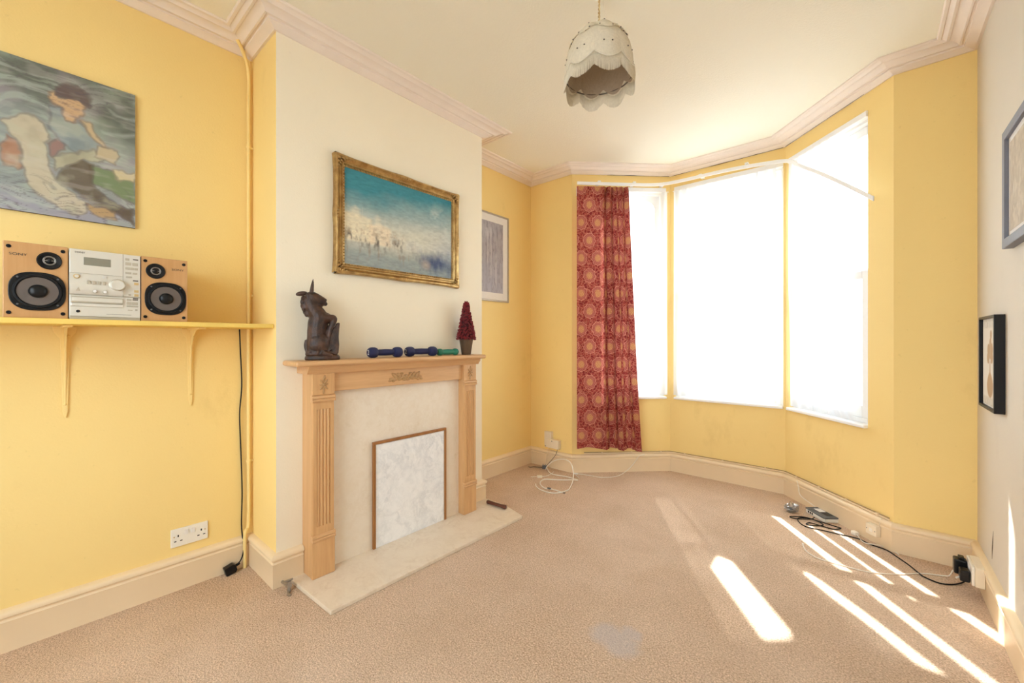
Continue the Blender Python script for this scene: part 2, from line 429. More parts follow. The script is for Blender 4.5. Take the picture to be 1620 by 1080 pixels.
def text_part(name, body, size, mat, parent, loc, depth=.0006, rz=0, squash=1.0):
    cu = bpy.data.curves.new(name, 'FONT'); cu.body = body; cu.size = size; cu.extrude = depth; cu.align_x = 'CENTER'; cu.align_y = 'CENTER'
    tmp = bpy.data.objects.new(name, cu); COL.objects.link(tmp)
    me = bpy.data.meshes.new_from_object(tmp.evaluated_get(bpy.context.evaluated_depsgraph_get()))
    bpy.data.objects.remove(tmp)
    me.materials.clear(); me.materials.append(M[mat])
    o = bpy.data.objects.new(name, me); COL.objects.link(o); o.parent = parent; o.location = loc; o.rotation_euler = (R(90), 0, rz); o.scale = (squash, 1, 1)
    return o
ROTX = Matrix.Rotation(R(90), 4, 'X')     # lathe axis z -> -y
ROTY = Matrix.Rotation(R(90), 4, 'Y')     # lathe axis z -> x
LW = R(90)                                # things on the left-hand walls face +X

# ------------------------------------------------------------------ room shell
def structure(o, label, cat): return tag(o, label, cat, kind='structure')
structure(MB().box(-3.2, 1.2, YBACK - .2, 4.15, -.12, 0).build('floor', 'carpet'), 'worn beige carpet covering the whole floor', 'carpet')
structure(MB().prism([(XA - .2, YBACK - .2), (XR + .2, YBACK - .2), (XR + .2, YF + .2), (.19, YF + .2), (-.415, 4.002), (-1.470, 4.002), (-2.12, YF + .2), (XA - .2, YF + .2)], ZC, ZC + .15).build('ceiling', 'ceiling'), 'cream textured ceiling', 'ceiling')
structure(MB().box(XA - .2, XA, YBACK - .2, YF + .2, 0, ZC).build('wall_left', 'wall'), 'yellow left wall set back behind the chimney breast', 'wall')
cb_ = structure(MB().box(XA, XB, YB0, YB1, 0, ZC).build('wall_chimney_breast', 'wall'), 'chimney breast with cream front and yellow sides', 'wall')
cb_.data.materials.append(M['cream_wall'])
for p_ in cb_.data.polygons:
    if p_.normal.x > .9: p_.material_index = 1
structure(MB().box(XA - .2, L0[0], YF, YF + .2, 0, ZC).build('wall_front_left', 'wall'), 'short yellow wall between left corner and bay', 'wall')
structure(MB().box(R0[0], XR + .2, YF, YF + .2, 0, ZC).build('wall_front_right', 'wall'), 'yellow wall between bay window and right corner', 'wall')
structure(MB().box(XR, XR + .2, YBACK - .2, YF + .2, 0, ZC).build('wall_right', 'beige_wall'), 'pale cream right wall with a sunlit streak', 'wall')
BW0, BW1, BWZ0, BWZ1 = -1.80, .10, .60, 2.38     # opening for the unseen rear window, added to fill the room with light
structure(MB().box(XA - .2, BW0, YBACK - .2, YBACK, 0, ZC).box(BW1, XR + .2, YBACK - .2, YBACK, 0, ZC).box(BW0, BW1, YBACK - .2, YBACK, 0, BWZ0).box(BW0, BW1, YBACK - .2, YBACK, BWZ1, ZC).build('wall_back', 'cream_wall'), 'pale cream back wall with an added fill window behind the camera', 'wall')

SILL, HEAD, RAIL0, RAIL1 = .675, 2.565, 1.525, 1.635
def frame_of(A, B): return math.dist(A, B), math.atan2(B[1] - A[1], B[0] - A[0])
def bay_wall(name, A, B, t0, t1, label):
    ln, an = frame_of(A, B)
    mb = MB()
    e = .06
    mb.box(-e * 0, ln, 0, .2, 0, SILL - .02).box(0, ln, 0, .2, HEAD, ZC)
    mb.box(0, t0 * ln, 0, .2, SILL - .02, HEAD).box(t1 * ln, ln, 0, .2, SILL - .02, HEAD)
    o = mb.build(name, 'wall', loc=(A[0], A[1], 0), rz=an)
    structure(o, label, 'wall')
BT = {1: (.20, .955), 2: (.045, .985), 3: (.045, .815)}
bay_wall('wall_bay_left', L0, L1, *BT[1], 'yellow wall around the left bay window behind the red curtain')
bay_wall('wall_bay_front', L1, R1, *BT[2], 'yellow wall below and above the middle bay window')
bay_wall('wall_bay_right', R1, R0, *BT[3], 'yellow wall around the right bay window')
# outer corner fillers close the bay's outside corners
for i, (P, a0, a1) in enumerate(((L1, 134.5, 90), (R1, 90, 43.2), (L0, 134.5, 90), (R0, 90, 43.2))):
    p = [(P[0] + math.cos(R(a)) * .2, P[1] + math.sin(R(a)) * .2) for a in (a0, a1)]
    if i < 2:
        structure(MB().prism([P, (P[0] + math.cos(R(a0)) * .2, P[1] + math.sin(R(a0)) * .2), (P[0] + math.cos(R((a0 + a1) / 2)) * .217, P[1] + math.sin(R((a0 + a1) / 2)) * .217), (P[0] + math.cos(R(a1)) * .2, P[1] + math.sin(R(a1)) * .2)], 0, ZC).build('wall_bay_corner', 'wall'),
                  ['cream corner post between left and middle bay windows', 'cream corner post between middle and right bay windows'][i], 'post')

PATH = [(XA, YBACK), (XA, YB0), (XB, YB0), (XB, YB1), (XA, YB1), (XA, YF), L0, L1, R1, R0, (XR, YF), (XR, YBACK)]
def offsets(i):
    n = len(PATH); a, b, c = PATH[(i - 1) % n], PATH[i], PATH[(i + 1) % n]
    def nr(p, q):
        l = math.dist(p, q); return ((q[1] - p[1]) / l, -(q[0] - p[0]) / l)
    n1, n2 = nr(a, b), nr(b, c); k = 1 + n1[0] * n2[0] + n1[1] * n2[1]
    return ((n1[0] + n2[0]) / k, (n1[1] + n2[1]) / k)
OFF = [offsets(i) for i in range(len(PATH))]
def sweep(name, prof, i, mat, label, cat, cut=None, smooth=True):
    n = len(PATH); A, B = PATH[i], PATH[(i + 1) % n]; oa, ob = OFF[i], OFF[(i + 1) % n]
    ln = math.dist(A, B); nr = ((B[1] - A[1]) / ln, -(B[0] - A[0]) / ln)
    if cut:
        u = ((B[0] - A[0]) / ln, (B[1] - A[1]) / ln); A0 = A
        if cut[0] is not None: A = (A0[0] + u[0] * cut[0], A0[1] + u[1] * cut[0]); oa = nr
        if cut[1] is not None: B = (A0[0] + u[0] * cut[1], A0[1] + u[1] * cut[1]); ob = nr
    m = len(prof)
    vs = [(A[0] + oa[0] * p, A[1] + oa[1] * p, z) for p, z in prof] + [(B[0] + ob[0] * p, B[1] + ob[1] * p, z) for p, z in prof]
    fs = [(k, (k + 1) % m, m + (k + 1) % m, m + k) for k in range(m)] + [tuple(range(m)), tuple(range(2 * m - 1, m - 1, -1))]
    o = MB().add(vs, fs).build(name, mat, smooth=smooth)
    return structure(o, label, cat)
CORN = [(0, ZC), (0, 2.672), (.012, 2.671), (.016, 2.675), (.05, 2.686), (.052, 2.694), (.060, 2.696), (.064, 2.690), (.072, 2.690), (.078, 2.698), (.092, 2.706), (.108, 2.709), (.112, 2.704), (.122, 2.703), (.128, 2.709), (.140, 2.714), (.143, 2.710), (.155, 2.710), (.160, 2.715), (.160, ZC)]
SEG = ['left alcove with the hi-fi shelf', 'near side of the chimney breast', 'front of the chimney breast', 'far side of the chimney breast', 'far alcove wall with the silver framed print',
       'short wall left of the bay', 'left side of the bay', 'middle of the bay', 'right side of the bay', 'short wall right of the bay', 'right wall', 'back wall']
for i, sname in enumerate(SEG):
    sweep('trim_%d' % (i + 1), CORN, i, 'cornice', 'pinkish white plaster cornice along the ' + sname, 'cornice')
SK = [(0, 0), (.022, 0), (.022, .112), (.024, .116), (.018, .122), (.019, .128), (.027, .134), (.029, .143), (.025, .152), (.014, .158), (0, .160)]
SIDE = ['left_alcove', 'breast_side', 'breast', 'breast_far_side', 'far_alcove', 'front_left', 'bay_left', 'bay_front', 'bay_right', 'front_right', 'right', 'back']
for i, sd in enumerate(SIDE):
    if i == 2:
        sweep('baseboard_breast_near', SK, i, 'skirting', 'cream skirting stub left of the fireplace surround', 'skirting', (None, .886 - YB0))
        sweep('baseboard_breast_far', SK, i, 'skirting', 'cream skirting stub right of the fireplace surround', 'skirting', (1.988 - YB0, None))
    else:
        sweep('baseboard_' + sd, SK, i, 'skirting', 'cream moulded skirting along the ' + SEG[i], 'skirting')

# ------------------------------------------------------------------ windows
def window(n, A, B, t0, t1, label, arch, slim=False):
    ln, an = frame_of(A, B)
    root = thing('window_%d' % n, label, 'window', (A[0], A[1], 0), an, kind='structure')
    x0, x1 = t0 * ln, t1 * ln; F = .02 if slim else .035; ya, yb = .03, .10
    mb = MB().box(x0, x0 + F, ya, yb, SILL, HEAD).box(x1 - F, x1, ya, yb, SILL, HEAD).box(x0 + F, x1 - F, ya, yb, HEAD - .05, HEAD).box(x0 + F, x1 - F, ya, yb, SILL, SILL + .03)
    mb.build('frame', 'white', root, bevel=.004)
    def sash(name, z0, z1, y0, y1, top, bot):
        w = .030 if slim else .042
        a, b = x0 + F, x1 - F
        m = MB().box(a, a + w, y0, y1, z0, z1).box(b - w, b, y0, y1, z0, z1).box(a + w, b - w, y0, y1, z0, z0 + bot).box(a + w, b - w, y0, y1, z1 - top, z1)
        if name == 'upper_sash' and arch:
            r = arch
            for sx_, bx_ in ((1, a + w), (-1, b - w)):
                poly = [(bx_, z1 - top)] + [(bx_ + sx_ * (r - r * math.cos(R(q))), z1 - top - r + r * math.sin(R(q))) for q in range(0, 91, 15)]
                m.prism(poly, y0, y1, 'y')
        s = m.build(name, 'white', root, bevel=.004)
        MB().box(a + w - .005, b - w + .005, (y0 + y1) / 2 - .002, (y0 + y1) / 2 + .002, z0 + bot - .005, z1 - top + .005).build('pane', 'glass', s)
    sash('upper_sash', RAIL0 + .055, HEAD - .05, .068, .098, .055, .05)
    sash('lower_sash', SILL + .03, RAIL1 - .02, .034, .064, .05, .075)
    MB().box(x0 - .0, x1 + .0, -.028, .2, SILL - .022, SILL).build('sill', 'white', root, bevel=.006)
    MB().box(x0, x1, -.012, .03, HEAD - .035, HEAD).build('head_board', 'white', root, bevel=.003)
window(1, L0, L1, *BT[1], 'narrow white sash window beside the red curtain', .07)
window(2, L1, R1, *BT[2], 'wide white sash window in the middle of the bay', .11, True)
window(3, R1, R0, *BT[3], 'white sash window at the right with net pulled aside', 0)

rw_ = thing('window_4', 'unseen white casement window added in the back wall as daylight fill', 'window', (0, YBACK, 0), 0, kind='structure')  # unseen window, added to brighten the left wall and near carpet
mb = MB().box(BW0, BW0 + .05, -.12, -.05, BWZ0, BWZ1).box(BW1 - .05, BW1, -.12, -.05, BWZ0, BWZ1).box(BW0 + .05, BW1 - .05, -.12, -.05, BWZ0, BWZ0 + .05).box(BW0 + .05, BW1 - .05, -.12, -.05, BWZ1 - .05, BWZ1).box((BW0 + BW1) / 2 - .03, (BW0 + BW1) / 2 + .03, -.12, -.05, BWZ0 + .05, BWZ1 - .05)
mb.build('frame', 'white', rw_, bevel=.004)
for a_, b_ in ((BW0 + .05, (BW0 + BW1) / 2 - .03), ((BW0 + BW1) / 2 + .03, BW1 - .05)): MB().box(a_, b_, -.087, -.083, BWZ0 + .05, BWZ1 - .05).build('pane', 'glass', rw_)
MB().box(BW0, BW1, -.2, .03, BWZ0 - .022, BWZ0).build('sill', 'white', rw_, bevel=.005)

# nets: panels = list of (left edge fn, right edge fn) in metres along the wall as functions of z
def net(A, B, panels, label, ztop=2.525, y=-.018):
    ln, an = frame_of(A, B)
    root = thing('net_curtain', label, 'net curtain', (A[0], A[1], SILL + .004), an, 'white nets in the bay')
    mb = MB()
    zb = .012; zt = ztop - SILL - .004
    lo = min(p[0](ztop) for p in panels) * ln; hi = max(p[1](ztop) for p in panels) * ln
    for k, (fa, fb) in enumerate(panels):
        w0 = (fb(ztop) - fa(ztop)) * ln; nx = max(10, int(w0 / .008))
        def fn(u, v, fa=fa, fb=fb, k=k, w0=w0):
            z = zb + (zt - zb) * v; zz = z + SILL + .004
            x = (fa(zz) + (fb(zz) - fa(zz)) * u) * ln
            ph = x * 95 + 3 * mnoise.noise((x * 6, k * 3.1, z * .6))
            amp = .006 + .004 * mnoise.noise((x * 4, 2.2, z * .7)) + .004 * (1 - v)
            return (x, y + amp * math.sin(ph), z)
        mb.grid(nx, 26, fn, lambda u, v, fa=fa, w0=w0, k=k: (u * w0 * 1.6 + k, v))
    mb.build('net', 'net', root, smooth='all', fix=False)
    MB().tube([(lo - .01, y, zt + .002), (hi + .01, y, zt + .002)], .003, 6).build('hanging_wire', 'white', root)
    return root
def cst(v): return lambda z: v
def lerp(a, b, z0, z1): return lambda z: a + (b - a) * min(1, max(0, (z - z0) / (z1 - z0)))
up = lambda lowv, upv: (lambda z: lowv + (upv - lowv) * min(1, max(0, (z - 1.62) / .12)))
net(L0, L1, [(cst(.30), up(.812, .705)), (up(.772, .905), cst(.965))], 'net curtain just right of the red curtain')
def slit(tc_fn, w): return (lambda z: tc_fn(z) - w / 2, lambda z: tc_fn(z) + w / 2)
# openings between the drops of the middle net
sA = slit(lerp(.29, .42, 1.60, 2.50), .075); sB = slit(cst(.592), .050); sD = slit(cst(.785), .034)
openA = (lambda z: sA[0](z) if z > 1.62 else .312, lambda z: sA[1](z) if z > 1.62 else .292)
openD = (lambda z: sD[0](z) if z < 1.6 else .795, lambda z: sD[1](z) if z < 1.6 else .777)
net(L1, R1, [(cst(.046), openA[0]), (openA[1], sB[0]), (sB[1], openD[0]), (openD[1], cst(.932))], 'wide net curtain across the middle bay window')
def edge3(z):
    if z > 1.5: return lerp(.64, .60, 1.5, 2.5)(z)
    if z > .93: return lerp(.56, .64, .93, 1.5)(z)
    return lerp(.74, .56, .70, .93)(z)
net(R1, R0, [(cst(.075), edge3)], 'net curtain pulled aside at the right bay window')

# ------------------------------------------------------------------ outside
tag(MB().box(-30, 30, -30, 40, -.75, -.6).build('street_ground', 'paving'), 'pale paved ground outside the bay window', 'street', kind='structure')
gw = thing('garden_wall', 'low pale garden wall outside the bay window', 'wall', (-.6, 6.4, -.6))
MB().box(-4, 4, 0, .22, 0, .75).build('wall_body', 'brick_far', gw); MB().box(-4.03, 4.03, -.03, .25, .75, .82).build('coping', 'paving', gw, bevel=.01)

# open crack between cornice and bay walls
for wn, (A, B) in (('wall_bay_left', (L0, L1)), ('wall_bay_front', (L1, R1)), ('wall_bay_right', (R1, R0))):
    ln, an = frame_of(A, B); n_ = 14; rk = random.Random(wn)
    i0 = .35 if wn == 'wall_bay_left' else .02; i1 = .80 if wn == 'wall_bay_right' else .985
    MB().tube([(ln * (i0 + (i1 - i0) * k / n_), -.0125, 2.6695 + rk.uniform(-.0012, .0008)) for k in range(n_ + 1)], 1, 5, None, False, [.0006 + .0016 * rk.random() for k in range(n_ + 1)]).build('plaster_crack', 'crack', bpy.data.objects[wn])

# ------------------------------------------------------------------ curtain track and red curtain
def bayoff(A, B, t, off):
    ln, an = frame_of(A, B)
    return (A[0] + (B[0] - A[0]) * t + math.sin(an) * off, A[1] + (B[1] - A[1]) * t - math.cos(an) * off)
tp = [(*bayoff(L0, L1, .03, .09), 2.562), (*bayoff(L0, L1, .5, .09), 2.56), (*bayoff(L0, L1, .82, .09), 2.565), (-1.26, 3.70, 2.575), (-.9, 3.71, 2.572), (-.63, 3.71, 2.552),
      (-.46, 3.63, 2.50), (-.385, 3.53, 2.415), (-.246, 3.384, 2.274), (-.112, 3.242, 2.126), (.01, 3.113, 1.985)]
tp = smooth_path(tp, 8)
mb = MB(); sec = [(-.004, -.014), (.004, -.014), (.004, .014), (-.004, .014)]
vs = []; fs = []
for i, p in enumerate(tp):
    d = (tp[min(i + 1, len(tp) - 1)] - tp[max(i - 1, 0)]); d.z = 0; d.normalize(); nn = Vector((d.y, -d.x, 0))
    vs += [p + nn * a + Vector((0, 0, b)) for a, b in sec]
for i in range(len(tp) - 1):
    for j in range(4): fs.append((i * 4 + j, i * 4 + (j + 1) % 4, i * 4 + 4 + (j + 1) % 4, i * 4 + 4 + j))
fs += [(0, 1, 2, 3), tuple(len(vs) - 1 - k for k in range(4))]
tr_root = thing('curtain_track', 'white plastic curtain track sagging loose across the bay window', 'curtain track', (-1.0, 3.7, 2.55))
inv = Matrix.Translation((1.0, -3.7, -2.55))
mb.add(vs, fs, inv).build('rail', 'white', tr_root, bevel=.002)
for t_ in (.25, .60, .9):
    x, y = bayoff(L0, L1, t_, .045)
    a = math.atan2(L1[1] - L0[1], L1[0] - L0[0])
    MB().box(-.012, .012, -.046, .046, -.008, .008, inv @ Matrix.Translation((x, y, 2.58)) @ Matrix.Rotation(a, 4, 'Z')).build('bracket', 'white', tr_root)
for x in (-1.1, -.75):
    MB().box(-.012, .012, -.05, .045, -.008, .008, inv @ Matrix.Translation((x, 3.757, 2.588))).build('bracket', 'white', tr_root)

ln, an = frame_of(L0, L1)
cx, cy = bayoff(L0, L1, .0, .105)
cur = thing('curtain', 'red curtain with rosette pattern hanging beside the bay window', 'curtain', (cx + .015, cy + .015, .235), an)
SW = 1.02
def cur_xy(s_, v):
    # s_: metres of cloth from the left edge; v: 0 bottom .. 1 top
    flat = .225
    wtop, wbot = .445, .565
    wid = wbot + (wtop - wbot) * (v ** .8)
    if s_ < flat:
        q = s_ / flat
        return s_ * (1 + .06 * (1 - v)), -.004 * math.sin(q * 5) * (1 - v) - .006 * math.sin(q * 9 + 1) * (1 - v)
    q = (s_ - flat) / (SW - flat)
    x = flat * (1 + .06 * (1 - v)) + (wid - flat * (1 + .06 * (1 - v))) * q
    amp = (.030 + .012 * math.sin(q * 7)) * (.55 + .45 * (1 - abs(2 * v - 1) * .3))
    k = 4.2
    return x + .010 * math.sin(q * k * 4 * math.pi) * (1 - .3 * v), -amp * math.sin(q * k * 2 * math.pi + .5 * math.sin(v * 3)) * min(1, q * 8)
def cfn(u, v):
    x, y = cur_xy(u * SW, v)
    z = v * 2.295 + (0 if v > .02 else -.03 * max(0, u - .3) + .012 * math.sin(u * 18))
    if v > .985: y *= .6
    return (x, y, z)
MB().grid(150, 60, cfn, lambda u, v: (u * SW, v * 2.295)).build('fabric', 'curtain', cur, smooth='all', fix=False)
MB().grid(150, 2, lambda u, v: (cur_xy(u * SW, 1)[0], cur_xy(u * SW, 1)[1] * .6 + .022, 2.215 + .075 * v)).build('heading_tape', 'white', cur, smooth='all', fix=False)

# ------------------------------------------------------------------ fireplace
hz = .02
FY = 1.437
sur = thing('fireplace_surround', 'light wooden fireplace surround with fluted pilasters and carved swag', 'fireplace', (XB, FY, hz), LW)
sh = MB().box(-.645, .60, -.172, 0, 1.040, 1.066).build('mantel_shelf', 'beech_h', sur, bevel=.011, seg=4)
MB().prism([(0, 1.0), (-.118, 1.0), (-.124, 1.012), (-.135, 1.022), (-.139, 1.04), (0, 1.04)], -.575, .575, 'x').build('shelf_moulding', 'beech_h', sur, smooth=True)
MB().box(-.442, .442, -.098, 0, .905, 1.0).build('frieze', 'beech_h', sur, bevel=.002)
for sgn in (-1, 1):
    a, b = (-.549, -.442) if sgn < 0 else (.442, .549)
    mid = (a + b) / 2
    mb = MB().box(a, b, -.1125, 0, 0, 1.0)
    pil = mb.build('pilaster', 'beech_v', sur, bevel=.002)
    MB().box(a - .003, b + .003, -.122, -.1, 0, .180).build('plinth', 'beech_v', pil, bevel=.004)
    for z in (.180, .862):
        MB().prism([(-.1, z), (-.126, z), (-.128, z + .008), (-.122, z + .013), (-.127, z + .018), (-.126, z + .027), (-.118, z + .032), (-.1, z + .032)], a - .004, b + .004, 'x').build('moulding', 'beech_h', pil, smooth=True)
    MB().box(a - .002, b + .002, -.120, -.1, .894, 1.0).build('capital', 'beech_v', pil, bevel=.003)
    # fluted shaft: stiles, rails and reeds with hollow grooves between them
    w = b - a
    MB().box(a + .002, a + .020, -.119, -.106, .212, .862).box(b - .020, b - .002, -.119, -.106, .212, .862).box(a + .020, b - .020, -.119, -.106, .212, .250).box(a + .020, b - .020, -.119, -.106, .825, .862).build('shaft_frame', 'beech_v', pil)
    for k in range(4):
        x = a + .020 + (w - .04) * (k + .5) / 4
        MB().prism([(x + .0078 * math.cos(R(q)), -.1125 - .0062 * math.sin(R(q))) for q in range(0, 181, 30)], .250, .825).build('reed', 'beech_v', pil, smooth=True)
    # carved rosette
    mb = MB(); zc = .946; yy = -.121
    for k in range(8):
        q = 2 * math.pi * k / 8
        rr = .014 + .013 * abs(math.sin(q)) ** 1.5
        mb.ball((mid + math.cos(q) * rr * .75, yy, zc + math.sin(q) * rr), (.0125, .004, .0048), None, 10, 6, Matrix.Rotation(-math.atan2(math.sin(q) * rr, math.cos(q) * rr * .75), 3, 'Y'))
    for dz, r_ in ((.040, .006), (.033, .008), (-.036, .007), (-.044, .005)):
        mb.ball((mid + (.004 if dz > 0 else -.002), yy, zc + dz), (r_ * .8, .004, r_), None, 10, 6)
    mb.ball((mid, yy - .002, zc), .0075, None, 10, 6)
    mb.build('carved_rosette', 'beech_carved', pil, smooth='all')
mb = MB()
for sgn in (-1, 1):
    for (x, z, l, w_, q) in ((.020, .956, .020, .007, 35), (.034, .948, .022, .008, -40), (.048, .962, .018, .007, 60), (.060, .945, .020, .007, -15), (.072, .955, .020, .008, 75), (.084, .966, .017, .007, 45), (.092, .944, .021, .007, 10), (.104, .938, .015, .006, -20), (.012, .938, .014, .007, 0), (.030, .972, .012, .006, 0), (.058, .968, .010, .006, 80), (.080, .936, .014, .006, -35)):
        mb.ball((sgn * x, -.099, z - .002), (l * 1.1, .007, w_ * 1.25), None, 10, 6, Matrix.Rotation(R(-q * sgn), 3, 'Y'))
    mb.tube([(sgn * (.036 + .012 * math.cos(q)), -.102, .955 + .015 * math.sin(q)) for q in [i * .5 for i in range(10)]], .0028, 6)
mb.ball((0, -.099, .954), (.013, .007, .013), None, 12, 8)
mb.build('carved_swag', 'beech_carved', sur, smooth='all')
MB().box(-.442, .442, -.062, 0, 0, .905).build('marble_back_panel', 'marble_cream', sur)
tag(MB().prism([(XB + .0, .822), (-1.757, .838), (-1.750, 2.128), (-1.955, 2.185), (XB + .0, 2.185)], 0.0005, hz).build('hearth', 'hearth_marble', bevel=.003), 'cream marble hearth slab below the fireplace', 'hearth')
fb = thing('fireboard', 'white veined marble-effect board with brown wooden edging leaning in fireplace', 'fireboard', (XB + .0635, 1.498, hz + .001), LW)
MB().box(-.252, .252, -.010, -.001, 0, .578).build('panel', 'marble_white', fb)
for nm, bx in (('left_strip', (-.262, -.246, -.016, -.001, 0, .580)), ('right_strip', (.246, .262, -.016, -.001, 0, .580)), ('top_strip', (-.262, .262, -.016, -.001, .580, .596))):
    MB().box(*bx).build('edging', 'trim_wood', fb, bevel=.002)

# unicorn statue (coordinates traced in millimetre-like units, scaled)
ux, uy = XB + .085, .952
uni = thing('unicorn_statue', 'dark carved wooden seated unicorn statue on the mantel shelf', 'statue', (ux, uy, hz + 1.066), R(68))
K = .000468
def U(px, py, y=0): return ((px - 265) * K, y, (945 - py) * K)
mb = MB()
mb.lathe([(.0, 0), (.078, 0), (.082, .006), (.080, .016), (.072, .026), (.0, .030)], 28, Matrix.Diagonal((1, .62, 1, 1)))
mb.build('base', 'carved_wood', uni, smooth='all')
mb = MB()
def limb(pts, m=mb): m.tube(smooth_path([p for p, r in pts], 5), 1, 12, None, False, [sum(x) for x in zip(*[[0] * (5 * (len(pts) - 1) + 1), [pts[min(i // 5, len(pts) - 1)][1] + (pts[min(i // 5 + 1, len(pts) - 1)][1] - pts[min(i // 5, len(pts) - 1)][1]) * (i % 5) / 5 for i in range(5 * (len(pts) - 1) + 1)]])])
limb([(U(215, 890), .044), (U(210, 780), .046), (U(205, 680), .043), (U(215, 560), .045), (U(225, 490), .043), (U(185, 420), .040), (U(150, 350), .035), (U(135, 290), .029)])
mb.ball(U(230, 770, -.026), (.048, .028, .052)); mb.ball(U(230, 770, .028), (.048, .028, .052))
mb.ball(U(200, 880, 0), (.050, .044, .022)); mb.ball(U(270, 500), (.045, .036, .032)); mb.ball(U(240, 600), (.040, .036, .045)); mb.ball(U(195, 345), (.03, .024, .022))
limb([(U(110, 285), .026), (U(170, 290), .033), (U(230, 308), .026), (U(275, 325), .0205), (U(292, 333), .017)])
mb.ball(U(150, 300), (.033, .024, .026)); mb.ball(U(290, 345), (.011, .012, .011)); mb.ball(U(215, 355), (.028, .014, .009), None, 12, 8, Matrix.Rotation(R(10), 3, 'Y'))
for s_ in (-1, 1):
    limb([(U(255, 490, s_ * .022), .022), (U(320, 495, s_ * .024), .017), (U(375, 505, s_ * .022), .0155), (U(345, 600, s_ * .024), .013), (U(318, 700, s_ * .022), .012), (U(310, 790, s_ * .022), .012), (U(335, 850, s_ * .022), .014)])
    limb([(U(250, 860, s_ * .034), .018), (U(310, 885, s_ * .036), .014), (U(360, 900, s_ * .036), .013)])
    mb.ball(U(120, 262, s_ * .016), .011)
for k in range(9):      # mane
    p = [(72, 300), (66, 335), (68, 370), (78, 400), (90, 430), (104, 455), (85, 320), (82, 385), (110, 430)][k]
    mb.ball(U(p[0] + 8, p[1], (-1) ** k * .006), (.012, .016, .018))
limb([(U(130, 880), .012), (U(105, 800, .01), .010), (U(110, 730, .01), .008)])
bo = mb.build('body', 'carved_wood', uni, smooth='all', fix=False)
rm = bo.modifiers.new('remesh', 'REMESH'); rm.mode = 'VOXEL'; rm.voxel_size = .0032; rm.use_smooth_shade = True
sm = bo.modifiers.new('smooth', 'SMOOTH'); sm.factor = .5; sm.iterations = 3
mb = MB()
mb.tube([U(155, 240), U(165, 150), U(172, 85)], 1, 10, None, False, [.0105, .0075, .0012]); mb.build('horn', 'carved_wood', uni, smooth=True)
mb = MB()
for k in range(5):
    mb.tube([Vector(U(157 + k * 3.2, 225 - k * 26)) + Vector((.0085 - k * .0012) * Vector((math.cos(q), math.sin(q), .15 * math.sin(q)))) if False else Vector(U(157 + k * 3.2, 225 - k * 26)) + (.0098 - k * .0014) * Vector((math.cos(q), math.sin(q), .25 * math.sin(q))) for q in [i * math.pi / 6 for i in range(12)]], .0014, 5, None, True)
mb.build('horn_ridges', 'carved_wood', uni, smooth='all')
for s_ in (-1, 1):
    MB().ball(U(62, 246, s_ * .012), (.026, .007, .0105), None, 12, 8, Matrix.Rotation(R(-12), 3, 'Y')).build('ear', 'carved_wood', uni, smooth='all')
    MB().ball(U(205, 295, s_ * .0235), (.005, .003, .004), None, 8, 6).build('eye', 'black_plastic', uni, smooth='all')
shd = MB()
shd.prism([((x - 265) * K, (945 - z) * K) for x, z in ((405, 545), (432, 545), (425, 620), (420, 700), (425, 780), (418, 870), (395, 900), (340, 880), (310, 850), (300, 760), (290, 690), (310, 640), (350, 620), (385, 590))], -.027, .027, 'y')
so = shd.build('shield', 'carved_wood', uni, bevel=.006, seg=3)
mb = MB()
for k in range(7):
    x = 320 + k * 13
    mb.tube([U(x, 700 + (k % 2) * 20, -.0245), U(x + 5, 850, -.0245)], .0022, 5)
mb.build('shield_carving', 'carved_wood', so, smooth='all')

# dumbbells
def dumbbell(y, half, head_r, head_l, bar_r, mat, label, rz, mark):
    root = thing('dumbbell', label, 'dumbbell', (XB + .088, y, hz + 1.066 + head_r * .985), LW + rz, 'dumbbells on the mantel shelf')
    hexa = lambda a, z: 1 - .035 * (1 - math.cos(6 * a)) / 2
    for s_ in (-1, 1):
        prof = [(0.0, 0), (head_r * .70, 0), (head_r * .92, head_l * .16), (head_r, head_l * .35), (head_r, head_l * .68), (head_r * .86, head_l * .9), (bar_r * 1.02, head_l)]
        m = Matrix.Translation((s_ * half, 0, 0)) @ (ROTY if s_ < 0 else Matrix.Rotation(R(-90), 4, 'Y')) @ Matrix.Rotation(R(30), 4, 'Z')
        MB().lathe(prof, 24, m, True, hexa).build('weight', mat, root, smooth=True)
    MB().lathe([(bar_r, 0), (bar_r * 1.05, .3 * (half - head_l)), (bar_r * 1.12, half - head_l), (bar_r * 1.05, 1.7 * (half - head_l)), (bar_r, 2 * (half - head_l))], 18, Matrix.Translation((-(half - head_l), 0, 0)) @ ROTY).build('grip', mat, root, smooth=True)
    if mark: text_part('number', mark, head_r * 1.25, 'ink_white', root, (-half - .0003, 0, 0), .0004, R(-90))
dumbbell(1.305, .101, .0305, .052, .0165, 'navy', 'navy blue dumbbell nearest the unicorn statue', R(-4), '2')
dumbbell(1.553, .104, .0305, .052, .0165, 'navy', 'navy blue dumbbell touching the small green one', R(-6), '2')
dumbbell(1.762, .080, .0225, .036, .0165, 'green_vinyl', 'small green dumbbell beside the red berry cone', R(-3), None)

